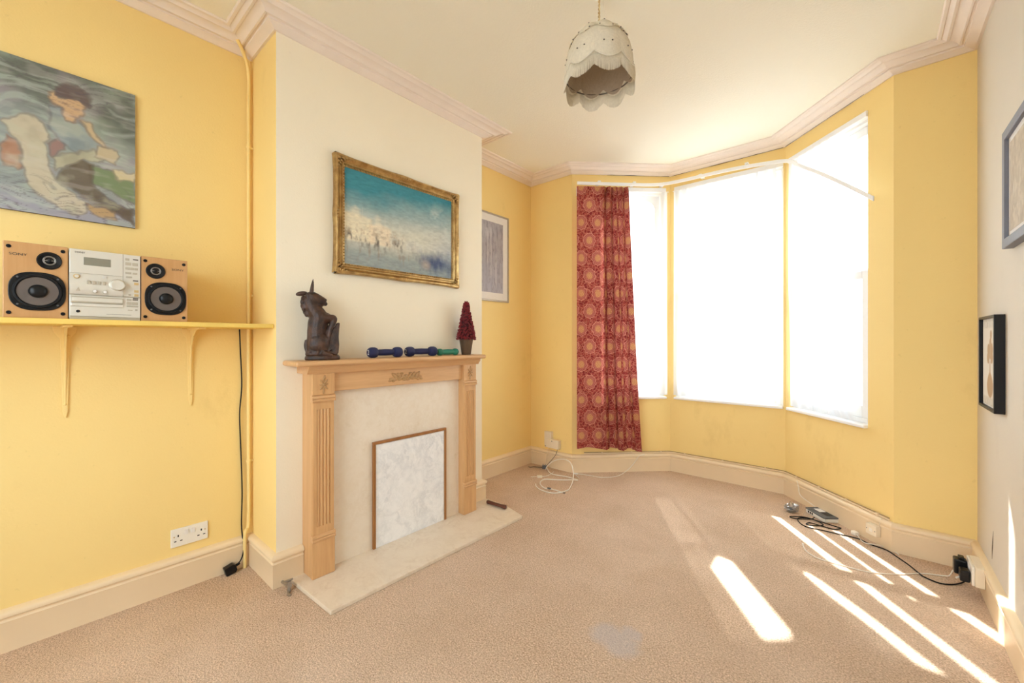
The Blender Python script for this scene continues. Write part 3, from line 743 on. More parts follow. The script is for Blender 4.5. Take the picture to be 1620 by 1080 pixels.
# red berry cone in a pot
cone = thing('berry_cone_tree', 'small cone of red berries in a bronze pot on the mantel', 'ornament', (XB + .075, 1.937, hz + 1.066))
MB().lathe([(.0, 0), (.030, 0), (.032, .004), (.046, .098), (.048, .102), (.043, .104), (.0, .100)], 24).build('pot', 'bronze_pot', cone, smooth=True)
MB().lathe([(.0, .10), (.052, .104), (.045, .16), (.031, .25), (.012, .345), (.0, .365)], 20).build('core', 'berry_core', cone, smooth=True)
mb = MB(); rnd = random.Random(3)
for k in range(760):
    q = rnd.random() ** 1.35; z = .104 + q * .258
    rad = .062 * (1 - q) + .014 * q if q < .97 else .008
    a = rnd.random() * 6.283; rr = rad * (.93 + .18 * rnd.random())
    mb.ball((rr * math.cos(a), rr * math.sin(a), z), .0042 + .0016 * rnd.random(), None, 6, 4)
o = mb.build('berries', 'berry', cone, smooth='all', fix=False); o['kind'] = 'stuff'

# gas tap by the hearth and a wooden handle on it
gt = thing('gas_tap', 'small dull metal gas tap on the floor beside the hearth', 'gas tap', (-2.075, .790, 0))
MB().tube([(0, 0, 0), (0, 0, .05)], .009, 10).tube([(0, 0, .03), (-.055, -.01, .03)], .007, 10).lathe([(.012, .022), (.012, .038)], 6).build('valve_body', 'steel', gt, smooth=True)
MB().box(-.004, .004, -.018, .018, .05, .058).build('key', 'steel', gt, bevel=.002)
MB().tube([(0, 0, .008), (.03, -.015, .006), (.045, -.01, .006)], .006, 8).build('outlet', 'steel', gt, smooth=True)
wh = thing('wooden_handle', 'dark brown turned wooden handle lying at the hearth edge', 'handle', (-1.985, 2.125, hz + .0145), R(4))
MB().lathe([(.0, -.085), (.011, -.084), (.014, -.078), (.0125, -.05), (.0115, 0), (.012, .04), (.0145, .068), (.0145, .08), (.010, .085), (0, .0855)], 18, ROTY).build('grip', 'handle_wood', wh, smooth='all')
MB().lathe([(.0058, -.087), (.0058, -.081)], 12, ROTY).build('ferrule', 'steel', wh, smooth=True)

# ------------------------------------------------------------------ painted pictures
def fbm(X, Z, s, o=4, seed=0):
    r = np.random.RandomState(seed); out = np.zeros_like(X); amp = 1.0; tot = 0
    for k in range(o):
        G = r.rand(64, 64); fx = (X * s) % 64; fz = (Z * s) % 64
        i = np.floor(fx).astype(int); j = np.floor(fz).astype(int); u = fx - i; v = fz - j
        u = u * u * (3 - 2 * u); v = v * v * (3 - 2 * v)
        i0, i1, j0, j1 = i % 64, (i + 1) % 64, j % 64, (j + 1) % 64
        out += amp * (G[i0, j0] * (1 - u) * (1 - v) + G[i1, j0] * u * (1 - v) + G[i0, j1] * (1 - u) * v + G[i1, j1] * u * v)
        tot += amp; amp *= .5; s *= 2.03
    return out / tot
def poly_mask(X, Z, P, soft):
    P = np.array(P, float); inside = np.zeros(X.shape, bool); dist = np.full(X.shape, 1e9)
    for k in range(len(P)):
        a, b = P[k], P[(k + 1) % len(P)]
        cond = (a[1] > Z) != (b[1] > Z)
        with np.errstate(divide='ignore', invalid='ignore'):
            xi = (b[0] - a[0]) * (Z - a[1]) / (b[1] - a[1] + 1e-12) + a[0]
        inside ^= cond & (X < xi)
        d = b - a; tt = np.clip(((X - a[0]) * d[0] + (Z - a[1]) * d[1]) / (d @ d + 1e-12), 0, 1)
        dist = np.minimum(dist, np.hypot(X - a[0] - tt * d[0], Z - a[1] - tt * d[1]))
    return np.clip(.5 + np.where(inside, dist, -dist) / soft, 0, 1)
def picture(name, parent, x0, x1, z0, z1, y, fn, n=170):
    nx = n; nz = int(n * (z1 - z0) / (x1 - x0)) if (z1 - z0) < 3 * (x1 - x0) else 3 * n
    xs = np.linspace(x0, x1, nx + 1); zs = np.linspace(z0, z1, nz + 1)
    X, Z = np.meshgrid(xs, zs)
    C = np.clip(fn(X, Z), 0, 1)
    me_v = [(float(x), y, float(z)) for z in zs for x in xs]
    mb = MB(); mb.v = me_v; mb.f = [(j * (nx + 1) + i, j * (nx + 1) + i + 1, (j + 1) * (nx + 1) + i + 1, (j + 1) * (nx + 1) + i) for j in range(nz) for i in range(nx)]
    o = mb.build(name, 'paint', parent, fix=False)
    at = o.data.color_attributes.new('paint', 'FLOAT_COLOR', 'POINT')
    rgba = np.ones((X.size, 4), np.float32); rgba[:, :3] = C.reshape(-1, 3); at.data.foreach_set('color', rgba.ravel())
    return o
def blend(C, m, col): return C * (1 - m[..., None]) + np.array(col)[None, None] * m[..., None]

BOY = {
    'hair': [(0.058, 2.206), (0.09, 2.238), (0.124, 2.233), (0.16, 2.2), (0.155, 2.156), (0.128, 2.183), (0.09, 2.18), (0.065, 2.175)],
    'face': [(0.047, 2.178), (0.06, 2.187), (0.072, 2.168), (0.104, 2.183), (0.138, 2.178), (0.145, 2.158), (0.128, 2.109), (0.114, 2.083), (0.088, 2.083), (0.076, 2.129), (0.058, 2.139), (0.047, 2.157)],
    'chest': [(0.04, 2.128), (0.072, 2.127), (0.09, 2.08), (0.128, 2.082), (0.168, 2.047), (0.198, 2.008), (0.183, 1.967), (0.128, 1.949), (0.081, 1.988), (0.044, 2.029)],
    'shirt': [(0.04, 1.973), (0.081, 2.008), (0.086, 1.962), (0.058, 1.926), (0.044, 1.934)],
    'sleeve': [(-0.078, 2.02), (-0.033, 2.057), (0.0, 2.065), (0.031, 2.05), (0.044, 1.988), (0.028, 1.969), (0.044, 1.881), (0.054, 1.836), (0.1, 1.795), (0.148, 1.765), (0.143, 1.715), (0.109, 1.704), (0.044, 1.739), (0.0, 1.768), (-0.017, 1.822), (-0.033, 1.908), (-0.042, 1.963), (-0.058, 1.977)],
    'hand': [(0.15, 1.759), (0.188, 1.754), (0.235, 1.743), (0.235, 1.71), (0.198, 1.702), (0.148, 1.727)],
    'orange': [(-0.078, 1.931), (-0.066, 1.967), (-0.042, 1.957), (-0.025, 1.859), (-0.042, 1.847), (-0.078, 1.855)],
    'arm': [(0.133, 2.097), (0.153, 2.105), (0.188, 2.047), (0.208, 2.004), (0.188, 2.019), (0.148, 2.061)],
    'hands': [(0.183, 2.01), (0.24, 2.015), (0.251, 1.99), (0.235, 1.948), (0.198, 1.958), (0.173, 1.964)],
    'fore': [(0.058, 1.926), (0.114, 1.958), (0.168, 1.99), (0.208, 1.961), (0.188, 1.94), (0.138, 1.945), (0.09, 1.895), (0.063, 1.866)],
    'trousers': [(0.058, 1.831), (0.081, 1.878), (0.128, 1.942), (0.168, 1.927), (0.168, 1.827), (0.24, 1.774), (0.294, 1.765), (0.294, 1.697), (0.24, 1.737), (0.148, 1.772), (0.109, 1.804), (0.072, 1.814)],
    'green': [(0.158, 1.923), (0.297, 1.915), (0.297, 1.788), (0.198, 1.836), (0.163, 1.847)],
    'paper': [(0.224, 1.923), (0.297, 1.93), (0.297, 1.893), (0.24, 1.884)],
}
def boy_paint(X, Z):
    Y = X + BOYC                      # wall coordinate
    w = fbm(Y * 3, Z * 3, 1.6, 3, 5)
    st_ = fbm(Y * 2.2 + w, Z * 16 + w * 3, 3.0, 4, 1)
    st2 = fbm(Y * 4, Z * 26 + w * 4, 3.0, 3, 9)
    C = np.zeros(X.shape + (3,)) + np.array((.30, .34, .33))
    C = blend(C, np.clip((Z - 2.02 + .25 * (Y - .1)) / .12, 0, 1) * .85, (.13, .14, .115))
    C = blend(C, np.clip((1.80 - Z) / .08, 0, 1), (.36, .36, .42))
    C = blend(C, np.clip((fbm(Y, Z, 9, 3, 3) - .5) * 4, 0, 1) * .5, (.42, .34, .40))
    C = blend(C, np.clip((fbm(Y, Z, 13, 3, 4) - .52) * 4, 0, 1) * .4, (.42, .50, .40))
    C = blend(C, np.clip((st_ - .52) * 5, 0, 1) * .55, (.46, .52, .47))
    cols = {'orange': (.46, .24, .15), 'shirt': (.34, .20, .18), 'chest': (.29, .35, .37), 'green': (.20, .27, .13), 'trousers': (.16, .12, .08), 'sleeve': (.60, .53, .39), 'fore': (.48, .45, .32),
            'arm': (.62, .46, .27), 'hands': (.58, .48, .31), 'paper': (.70, .60, .38), 'face': (.66, .44, .25), 'hair': (.15, .105, .10), 'hand': (.52, .34, .15)}
    wx = Y + (fbm(Y, Z, 40, 2, 11) - .5) * .018; wz = Z + (fbm(Y, Z, 40, 2, 12) - .5) * .018
    for k, col in cols.items():
        m = poly_mask(wx, wz, BOY[k], .012)
        edge = np.clip(1 - np.abs(m - .5) * 2, 0, 1)
        C = blend(C, m * .88, col)
        C = blend(C, edge * .45, (.13, .10, .10))
        if k in ('sleeve', 'fore', 'chest', 'trousers', 'orange'):
            C = blend(C, m * np.clip((fbm(Y, Z, 22, 3, 21) - .5) * 4, 0, 1) * .45, tuple(x * .68 for x in col))
            C = blend(C, m * np.clip((fbm(Y, Z, 18, 3, 22) - .55) * 5, 0, 1) * .4, (.55, .56, .42))
    fy = sum(p[0] for p in BOY['face']) / len(BOY['face']); fzz = sum(p[1] for p in BOY['face']) / len(BOY['face'])
    for ex, ez, ew in ((-.004, .004, 2.6), (.030, -.006, 2.6), (.022, -.040, 3.4)):
        C = blend(C, np.clip(1.4 - np.hypot((Y - fy - ex) / ew, Z - fzz - ez) / .004, 0, 1) * .6, (.20, .11, .08))
    C *= .92
    crease = np.clip(1 - np.abs(st2 - .5) * 22, 0, 1) * np.clip((np.abs(Z - 1.98) - .10) * 9, .06, 1)
    C = blend(C, crease * .62, (.12, .10, .12))
    C = blend(C, np.clip((fbm(Y * 2, Z * 8, 7, 3, 31) - .56) * 6, 0, 1) * .18, (.60, .58, .55))
    return C
BX0, BX1 = -.50, .299
BOYC = (BX0 + BX1) / 2; bw = (BX1 - BX0) / 2
bp = thing('painting', 'unframed painting of a seated boy in a white shirt above the hi-fi', 'painting', (XA, BOYC, 1.685), LW)
MB().box(-bw, bw, -.014, -.001, 0, .594).build('board', 'dark_wood', bp)
BOYZ = 1.685
o = picture('painted_face', bp, -bw, bw, 0, .594, -.0146, lambda X, Z: boy_paint(X, Z + BOYZ), 260)
def harbour(X, Z):        # a generic hazy harbour view
    H = .55; u = (X + .378) / .756; v = Z / H
    n = fbm(u, v, 6, 5, 41); n2 = fbm(u * 3, v, 9, 5, 42); n3 = fbm(u, v * 3, 14, 4, 43)
    C = np.zeros(X.shape + (3,)) + np.array((.52, .54, .49))
    sky = np.clip((v + .18 * (1 - u) - .50) / .42 + (n - .5) * .35, 0, 1)
    C = blend(C, sky, (.055, .24, .30))
    C = blend(C, np.clip((.62 - v) / .2, 0, 1) * .55, (.70, .66, .52))
    C = blend(C, np.clip((n - .52) * 6, 0, 1) * np.clip(1 - np.abs(v - .66) / .25, 0, 1) * np.clip((u - .35) * 3, 0, 1) * .6, (.74, .74, .64))
    C = blend(C, np.clip((u - .65) / .35, 0, 1) * np.clip((.6 - v) / .4, 0, 1) * .75, (.33, .39, .50))
    C = blend(C, np.clip((.28 - v) / .16, 0, 1) * .85, (.25, .30, .31))
    # pale quay buildings, low blocks and a plain gable
    for (a, b, t_, col, al) in ((-.1, .22, .50, (.80, .70, .50), .75), (.20, .38, .44, (.80, .66, .48), .75), (.37, .52, .37, (.66, .62, .52), .6), (.05, .12, .57, (.78, .71, .53), .6), (.24, .29, .53, (.77, .70, .54), .5), (.52, .68, .34, (.60, .60, .56), .45)):
        m = poly_mask(u, v, [(a, .25), (b, .25), (b, t_), ((a + b) / 2, t_ + .03), (a, t_)], .03)
        C = blend(C, m * al * (.7 + .5 * n3), col)
    # dark crowded boats and reflections
    boats = np.clip((n2 - .45) * 6, 0, 1) * np.clip(1.2 - np.abs(v - (.29 - .06 * u)) / .10, 0, 1) * np.clip((.62 - u) * 6, 0, 1)
    C = blend(C, boats * .9, (.12, .10, .09))
    C = blend(C, np.clip((fbm(u * 5, v * .8, 8, 4, 44) - .55) * 6, 0, 1) * np.clip(1 - np.abs(v - .16) / .14, 0, 1) * np.clip((.7 - u) * 4, 0, 1) * .5, (.30, .20, .13))
    m = np.clip(1.2 - np.hypot((u - .84) / .20, (v - .17) / .13) + (n2 - .5) * 1.2, 0, 1)
    C = blend(C, m * .95, (.06, .085, .18))
    C = blend(C, np.clip(1 - np.hypot((u - .72) / .06, (v - .12) / .07) + (n2 - .5), 0, 1) * .6, (.58, .46, .36))
    C *= (.80 + .40 * fbm(u * 2, v * 4, 16, 4, 47))[..., None]
    C = blend(C, np.clip((fbm(u * 6, v * 5, 10, 4, 48) - .50) * 7, 0, 1) * np.clip(1.1 - np.abs(v - .36) / .09, 0, 1) * np.clip((.55 - u) * 8, 0, 1) * .5, (.42, .30, .19))
    for (a, t_) in ((.46, .55), (.60, .42), (.14, .62), (.33, .56), (.78, .40)):
        C = blend(C, np.clip(1 - np.abs(u - a) / .004, 0, 1) * np.clip((t_ - v) * 20, 0, 1) * np.clip((v - .26) * 20, 0, 1) * .45, (.74, .68, .56))
    return C
GY0, GY1, GZ0, GZ1 = 1.046, 1.912, 1.545, 2.178
gw_, gh = (GY1 - GY0), (GZ1 - GZ0)
gp = thing('framed_painting', 'ornate gilt framed harbour painting above the mantel', 'painting', (XB, (GY0 + GY1) / 2, GZ0), LW)
prof = [(0, 0), (0, .026), (.006, .034), (.012, .034), (.018, .026), (.026, .020), (.034, .021), (.038, .027), (.044, .027), (.048, .018), (.055, .016), (.055, 0)]
def frame_mesh(w, h, prof, wav=0):
    mb = MB(); m = len(prof)
    cs = [(-w / 2, 0, 1, 1), (w / 2, 0, -1, 1), (w / 2, h, -1, -1), (-w / 2, h, 1, -1)]
    parts = []
    for i in range(4):
        a, b = cs[i], cs[(i + 1) % 4]; N_ = 24 if wav else 1; vs = []; fs = []
        for k in range(N_ + 1):
            q = k / N_
            for (p, d_) in prof:
                pa = (a[0] + a[2] * p, a[1] + a[3] * p); pb = (b[0] + b[2] * p, b[1] + b[3] * p)
                bul = wav * (abs(2 * q - 1) ** 6 + .6 * math.exp(-((q - .5) / .07) ** 2)) * (1 if p < .008 else 0)
                nx_, nz_ = ((0, -1), (1, 0), (0, 1), (-1, 0))[i]
                vs.append((pa[0] + (pb[0] - pa[0]) * q + nx_ * bul, -d_, pa[1] + (pb[1] - pa[1]) * q + nz_ * bul))
        for k in range(N_):
            for j in range(m): fs.append((k * m + j, k * m + (j + 1) % m, (k + 1) * m + (j + 1) % m, (k + 1) * m + j))
        parts.append(MB().add(vs, fs))
    return parts
for p_ in frame_mesh(gw_, gh, prof, .007): p_.build('frame_rail', 'gold', gp, smooth=True)
for sx_ in (-1, 1):
    for zz in (.0, gh):
        mb = MB(); sz_ = 1 if zz == 0 else -1
        for (dx, dz, r_) in ((.018, .018, .014), (.040, .016, .011), (.016, .040, .011), (.060, .014, .009), (.014, .060, .009), (.032, .034, .009), (.078, .012, .007), (.012, .078, .007), (.050, .026, .007), (.026, .050, .007), (.006, .006, .010)):
            mb.ball((sx_ * (gw_ / 2 - dx), -.028, zz + sz_ * dz), (r_, .009, r_ * .75), None, 8, 6, Matrix.Rotation(R(35 * sx_ * sz_), 3, 'Y'))
        mb.build('corner_ornament', 'gold', gp, smooth='all')
for (x, z) in ((0, .012), (0, gh - .012), (-gw_ / 2 + .012, gh / 2), (gw_ / 2 - .012, gh / 2)):
    mb = MB(); hor = abs(x) < .01
    for k in range(-2, 3): mb.ball((x + (k * .016 if hor else 0), -.030, z + (0 if hor else k * .016)), (.010 - abs(k) * .0018, .008, .008 - abs(k) * .001), None, 8, 6)
    mb.build('centre_ornament', 'gold', gp, smooth='all')
mb = MB(); nb = 44
for k in range(nb):
    for zz in (.051, gh - .051): mb.ball((-gw_ / 2 + .055 + (gw_ - .11) * (k + .5) / nb, -.020, zz), .0045, None, 6, 4)
for k in range(32):
    for xx in (-gw_ / 2 + .051, gw_ / 2 - .051): mb.ball((xx, -.020, .055 + (gh - .11) * (k + .5) / 32), .0045, None, 6, 4)
mb.build('beading', 'gold', gp, smooth='all', fix=False)
MB().box(-gw_ / 2 + .01, gw_ / 2 - .01, -.010, -.001, .01, gh - .01).build('backing_board', 'dark_wood', gp)
picture('canvas', gp, -.378, .378, .052, .052 + gh - .104, -.014, lambda X, Z: harbour(X, Z - .052), 220)
def framed(name, label, loc, rz, w, h, depth, bar, mat, art, matw, tilt=0, pane=True):
    root = thing(name, label, 'picture', loc, rz, 'framed prints'); root.rotation_euler[1] = 0
    pr_ = [(0, 0), (0, depth), (.002, depth + .001), (bar - .002, depth + .001), (bar, depth), (bar, 0)]
    for p_ in frame_mesh(w, h, pr_): p_.build('frame_rail', mat, root)
    MB().box(-w / 2 + bar * .5, w / 2 - bar * .5, -depth * .6, -.001, bar * .5, h - bar * .5).build('mat_board', 'mat_board', root)
    x = w / 2 - bar - matw
    picture('print', root, -x, x, bar + matw, h - bar - matw, -depth * .6 - .0006, art, 110)
    return root
def grey_print(X, Z):
    u = X / .2; v = Z / .77
    n = fbm(u, v, 12, 5, 51); C = np.zeros(X.shape + (3,)) + np.array((.40, .37, .40))
    C = blend(C, np.clip((n - .45) * 4, 0, 1) * .7, (.27, .25, .28))
    C = blend(C, np.clip((.6 - v) / .5, 0, 1) * .5, (.45, .46, .56))
    for (a, b, z0, z1) in ((.10, .16, .25, .86), (.42, .47, .12, .55), (-.1, -.03, .4, .8)):
        C = blend(C, np.clip(1 - np.abs(u - (a + b) / 2) / .05, 0, 1) * np.clip((v - z0) * 20, 0, 1) * np.clip((z1 - v) * 20, 0, 1) * .6, (.66, .63, .62))
    C = blend(C, np.clip(1.3 - np.hypot((u + .15) / .35, (v - .78) / .07), 0, 1) * .4, (.60, .58, .58))
    C = blend(C, np.clip((fbm(u, v, 24, 4, 52) - .58) * 8, 0, 1) * .45, (.20, .18, .19))
    return C
framed('framed_print', 'grey print with white mount in a thin pewter frame in the far alcove', (XA + .001, 2.574, 1.523), LW, .512, .765, .012, .014, 'silver_frame', grey_print, .062)
def vase_print(X, Z):
    u = X; v = Z - .2035
    n = fbm(u * 5, v * 5, 10, 4, 61)
    C = np.zeros(X.shape + (3,)) + np.array((.72, .66, .58))
    m = np.clip((np.abs(v) - .150) * 200, 0, 1); C = blend(C, m * .5, (.58, .53, .45))
    C = blend(C, m * np.clip((fbm(u * 9, v * 5, 14, 3, 62) - .5) * 6, 0, 1) * .5, (.42, .36, .28))
    col = (.46, .30, .165)
    body = np.clip(1 + (1 - np.hypot(u / (.056 - .30 * np.clip(v + .095, 0, .08)), (v + .098) / .052)) * 8, 0, 1)
    neck = poly_mask(u, v, [(-.006, .005), (.006, .005), (.010, -.04), (.024, -.062), (-.024, -.062), (-.010, -.04)], .004)
    C = blend(C, np.maximum(body, neck), col)
    for (a, b, ra, rb) in ((-.034, .020, .024, .024), (.034, .022, .024, .024), (-.030, .055, .021, .026), (.036, .058, .020, .026), (.002, .060, .017, .042), (.014, .094, .014, .018), (.020, .122, .018, .019)):
        C = blend(C, np.clip(1 + (1 - np.hypot((u - a) / ra, (v - b) / rb)) * 8, 0, 1), col)
    C = blend(C, np.clip(1 - np.abs(u - .004) / .002, 0, 1) * np.clip((v - .02) * 60, 0, 1) * np.clip((.11 - v) * 60, 0, 1) * .5, (.72, .62, .5))
    return C
framed('framed_print', 'black framed print of a tan vase of leaves low on the right wall', (XR - .001, 2.735, .883), -LW, .318, .407, .030, .011, 'black_frame', vase_print, .004)
def tan_print(X, Z):
    n = fbm(X * 4, Z * 4, 10, 5, 71); C = np.zeros(X.shape + (3,)) + np.array((.50, .42, .32))
    C = blend(C, np.clip((n - .45) * 4, 0, 1) * .7, (.62, .53, .41))
    C = blend(C, np.clip((fbm(X * 10, Z * 4, 9, 4, 72) - .56) * 6, 0, 1) * .5, (.36, .28, .21))
    C = blend(C, np.clip((fbm(X * 14, Z * 2, 5, 3, 73) - .62) * 8, 0, 1) * .5, (.72, .66, .56))
    return C
pu = framed('framed_print', 'tan print in a wide slate grey frame high on the right wall', (XR - .001, 2.27, 1.535), -LW, .36, .445, .028, .034, 'slate_frame', tan_print, .022)
# ------------------------------------------------------------------ shelf with the hi-fi
ST = 1.262
SY0, SY1 = -.95, YB0 - .002
sf = thing('wall_shelf', 'yellow painted wooden shelf on brackets carrying the hi-fi', 'shelf', (XA, 0, ST), LW)
MB().box(SY0, SY1, -.315, -.001, -.020, 0).build('board', 'shelf_paint', sf, bevel=.003)
for by in (-.33, .086, .50):
    mb = MB()
    mb.prism([(by - .036, -.021), (by + .036, -.021), (by + .033, -.045), (by + .016, -.07), (by + .011, -.20), (by + .008, -.37), (by + .003, -.395), (by - .003, -.395), (by - .008, -.37), (by - .011, -.20), (by - .016, -.07), (by - .033, -.045)], -.007, -.001, 'y')
    mb.box(by - .014, by + .014, -.22, -.001, -.027, -.020)
    mb.prism([(-.001, -.027), (-.13, -.027), (-.10, -.034), (-.05, -.060), (-.022, -.11), (-.012, -.22), (-.008, -.34), (-.001, -.35)], by - .0035, by + .0035, 'x')
    mb.build('bracket', 'wall', sf, bevel=.002)
    for zz in (-.06, -.34): MB().ball((by + .009 * (1 if zz > -.1 else 0), -.007, zz), .005, None, 8, 6).build('screw', 'wall', sf, smooth='all')
FX = -2.22
def sq(r, n=36, p=3.0): return [(r * abs(math.cos(q)) ** (2 / p) * math.copysign(1, math.cos(q)), r * abs(math.sin(q)) ** (2 / p) * math.copysign(1, math.sin(q))) for q in [2 * math.pi * k / n for k in range(n)]]
def disc(prof, x, z, seg=32): return MB().lathe(prof, seg, Matrix.Translation((x, 0, z)) @ ROTX)
def speaker(y0, y1, mirror, label):
    w = y1 - y0; H = .262
    root = thing('loudspeaker', label, 'speaker', (FX, (y0 + y1) / 2, ST), LW, 'hi-fi loudspeakers')
    MB().box(-w / 2, w / 2, 0, .20, 0, H).build('cabinet', 'speaker_wood', root, bevel=.0025)
    s_ = -1 if mirror else 1
    wx, wz = .003, .36 * H
    d_ = MB().prism([(wx + a, wz + b) for a, b in sq(.0675, 40, 2.7)], -.005, .0, 'y').build('woofer_rim', 'black_plastic', root, bevel=.002)
    disc([(.060, .004), (.058, .010), (.053, .011), (.049, .006)], wx, wz).build('surround', 'black_rubber', d_, smooth=True)
    disc([(.050, .0065), (.020, .0055), (.0, .0055)], wx, wz).build('cone', 'cone_paper', d_, smooth=True)
    disc([(.0235, .0055), (.022, .012), (.016, .017), (.008, .0195), (0, .020)], wx, wz).build('dust_cap', 'black_plastic', d_, smooth='all')
    for q in (45, 135, 225, 315):
        disc([(.003, .004), (.003, .007), (0, .007)], wx + .0625 * math.cos(R(q)) * 1.06, wz + .0625 * math.sin(R(q)) * 1.06, 10).build('screw', 'grey_plastic', d_)
    tx, tz = s_ * .030, .785 * H
    tw = disc([(.031, 0), (.031, .003), (.028, .006), (.018, .0035), (.017, .002), (0, .002)], tx, tz).build('tweeter_rim', 'black_plastic', root, smooth=True)
    for r_ in (.013, .0155):
        MB().tube([(tx + r_ * math.cos(q), -.006, tz + r_ * math.sin(q)) for q in [k * math.pi / 12 for k in range(24)]], .0009, 5, None, True).build('guard_ring', 'steel', tw, smooth='all')
    disc([(.009, .002), (.007, .006), (0, .0075)], tx, tz, 18).build('dome', 'black_rubber', tw, smooth='all')
    MB().box(tx - .013, tx + .013, -.0065, -.0055, tz - .0008, tz + .0008).build('guard_bar', 'steel', tw)
    for a in (-.062, .062):
        for z in (.018, H - .018): disc([(.0062, 0), (.0062, .0015), (.004, .0018), (.0035, .0008), (0, .0008)], a * w / .15, z, 16).build('grille_socket', 'black_rubber', root)
    text_part('lettering', 'SONY', .0125, 'ink_grey', root, (-s_ * .042, -.0006, .835 * H), .0003, 0, 1.25)
speaker(-.068, .084, False, 'left-hand tan loudspeaker of the hi-fi at the picture edge')
speaker(.284, .434, True, 'right-hand tan loudspeaker of the hi-fi')
hw, hh = .196, .262
hf = thing('hifi_unit', 'silver compact hi-fi centre unit between two tan speakers', 'hi-fi', (FX, .184, ST), LW)
MB().box(-hw / 2, hw / 2, .002, .22, .004, hh - .002).build('casing', 'silver_dark', hf, bevel=.002)
fx = lambda q: -hw / 2 + q * hw
fz = lambda q: q * hh
def fbox(name, a, b, z0, z1, d0, d1, mat, par=hf, bev=.0008): return MB().box(fx(a), fx(b), -d1, -d0, fz(z0), fz(z1)).build(name, mat, par, bevel=bev)
up_ = fbox('display_panel', .005, .735, .655, .99, -.003, .006, 'silver')
fbox('display_window', .19, .56, .775, .885, .006, .0072, 'glass_dark', up_)
text_part('lettering', 'SONY', .0085, 'ink_grey', up_, (fx(.14), -.0063, fz(.945)), .0003, 0, 1.2)
sp = fbox('button_panel', .738, .995, .36, .99, -.003, .004, 'silver')
for (a, b, z0, z1) in ((.77, .83, .90, .935), (.77, .86, .83, .875), (.875, .96, .83, .875), (.77, .84, .765, .80), (.845, .90, .765, .80), (.905, .96, .765, .80), (.77, .86, .70, .73), (.88, .95, .70, .725), (.78, .87, .64, .665)):
    fbox('button', a, b, z0, z1, .004, .0056, 'silver_dark', sp)
for z in (.560, .445, .385): fbox('gold_button', .90, .97, z - .018, z + .018, .004, .0062, 'gold_button', sp)
fbox('small_button', .815, .85, .375, .40, .004, .0055, 'silver_dark', sp)
for z in (.925, .605, .335):
    fbox('marking', .885, .965, z - .008, z + .008, .004, .0043, 'ink_grey', sp, 0)
MB().prism([(-.004, fz(.355)), (.003, fz(.355)), (.003, fz(.655)), (-.003, fz(.655)), (-.006, fz(.60)), (-.007, fz(.54)), (-.012, fz(.47)), (-.013, fz(.41))], fx(.005), fx(.735), 'x').build('control_panel', 'silver', hf, smooth=True)
for a in (.23, .30, .37, .44): fbox('slot_key', a, a + .045, .505, .555, .006, .0115, 'silver_dark')
kn = MB().lathe([(.024, .004), (.024, .011), (.0215, .013), (.0, .013)], 32, Matrix.Translation((fx(.655), 0, fz(.515))) @ ROTX).build('knob_ring', 'silver_dark', hf, smooth=True)
MB().lathe([(.0205, .012), (.0205, .022), (.018, .0255), (0, .0245)], 32, Matrix.Translation((fx(.655), 0, fz(.515))) @ ROTX).build('volume_knob', 'silver', kn, smooth=True)
g2 = MB().lathe([(.0085, .003), (.0085, .008), (0, .008)], 20, Matrix.Translation((fx(.095), 0, fz(.605))) @ ROTX).build('power_ring', 'gold_button', hf, smooth=True)
MB().lathe([(.0055, .007), (.0055, .012), (0, .0125)], 16, Matrix.Translation((fx(.095), 0, fz(.605))) @ ROTX).build('power_button', 'silver', g2, smooth=True)
for (a, z) in ((.335, .405), (.475, .405)):
    b_ = MB().lathe([(.0065, .008), (.0065, .0155), (0, .016)], 20, Matrix.Translation((fx(a), 0, fz(z))) @ ROTX).build('round_button', 'silver_dark', hf, smooth=True)
    MB().lathe([(.005, .015), (.005, .0175), (0, .0178)], 18, Matrix.Translation((fx(a), 0, fz(z))) @ ROTX).build('button_cap', 'mat_board', b_, smooth=True)
fbox('eject_button', .455, .505, .60, .635, .004, .008, 'silver')
MB().prism([(fx(.085), fz(.40)), (fx(.145), fz(.40)), (fx(.115), fz(.455))], -.0135, -.010, 'y').build('emblem', 'silver_dark', hf)
lp = fbox('lower_panel', .005, .995, .045, .345, -.003, .004, 'silver')
tr_ = fbox('disc_tray', .02, .735, .235, .325, .004, .011, 'silver_dark', lp, .001)
fbox('tray_lid', .035, .725, .255, .31, .011, .0125, 'silver', tr_)
fbox('tray_lip', .02, .735, .185, .233, .004, .009, 'silver', lp, .002)
for (a, b, z0, z1) in ((.79, .865, .30, .325), (.79, .87, .235, .28), (.875, .96, .235, .28), (.79, .965, .205, .225), (.81, .88, .150, .165), (.92, .955, .150, .175)): fbox('button', a, b, z0, z1, .004, .0056, 'silver_dark', lp)
fbox('marking', .88, .96, .308, .322, .004, .0043, 'ink_grey', lp, 0)
MB().lathe([(.0052, .0035), (.0052, .0055), (.0032, .006), (0, .006)], 18, Matrix.Translation((fx(.115), 0, fz(.115))) @ ROTX).build('headphone_socket', 'hole', lp, smooth=True)
fbox('marking', .50, .86, .082, .086, .004, .0043, 'ink_grey', lp, 0)
fbox('foot_strip', .005, .995, .0, .043, -.003, .002, 'silver_dark')

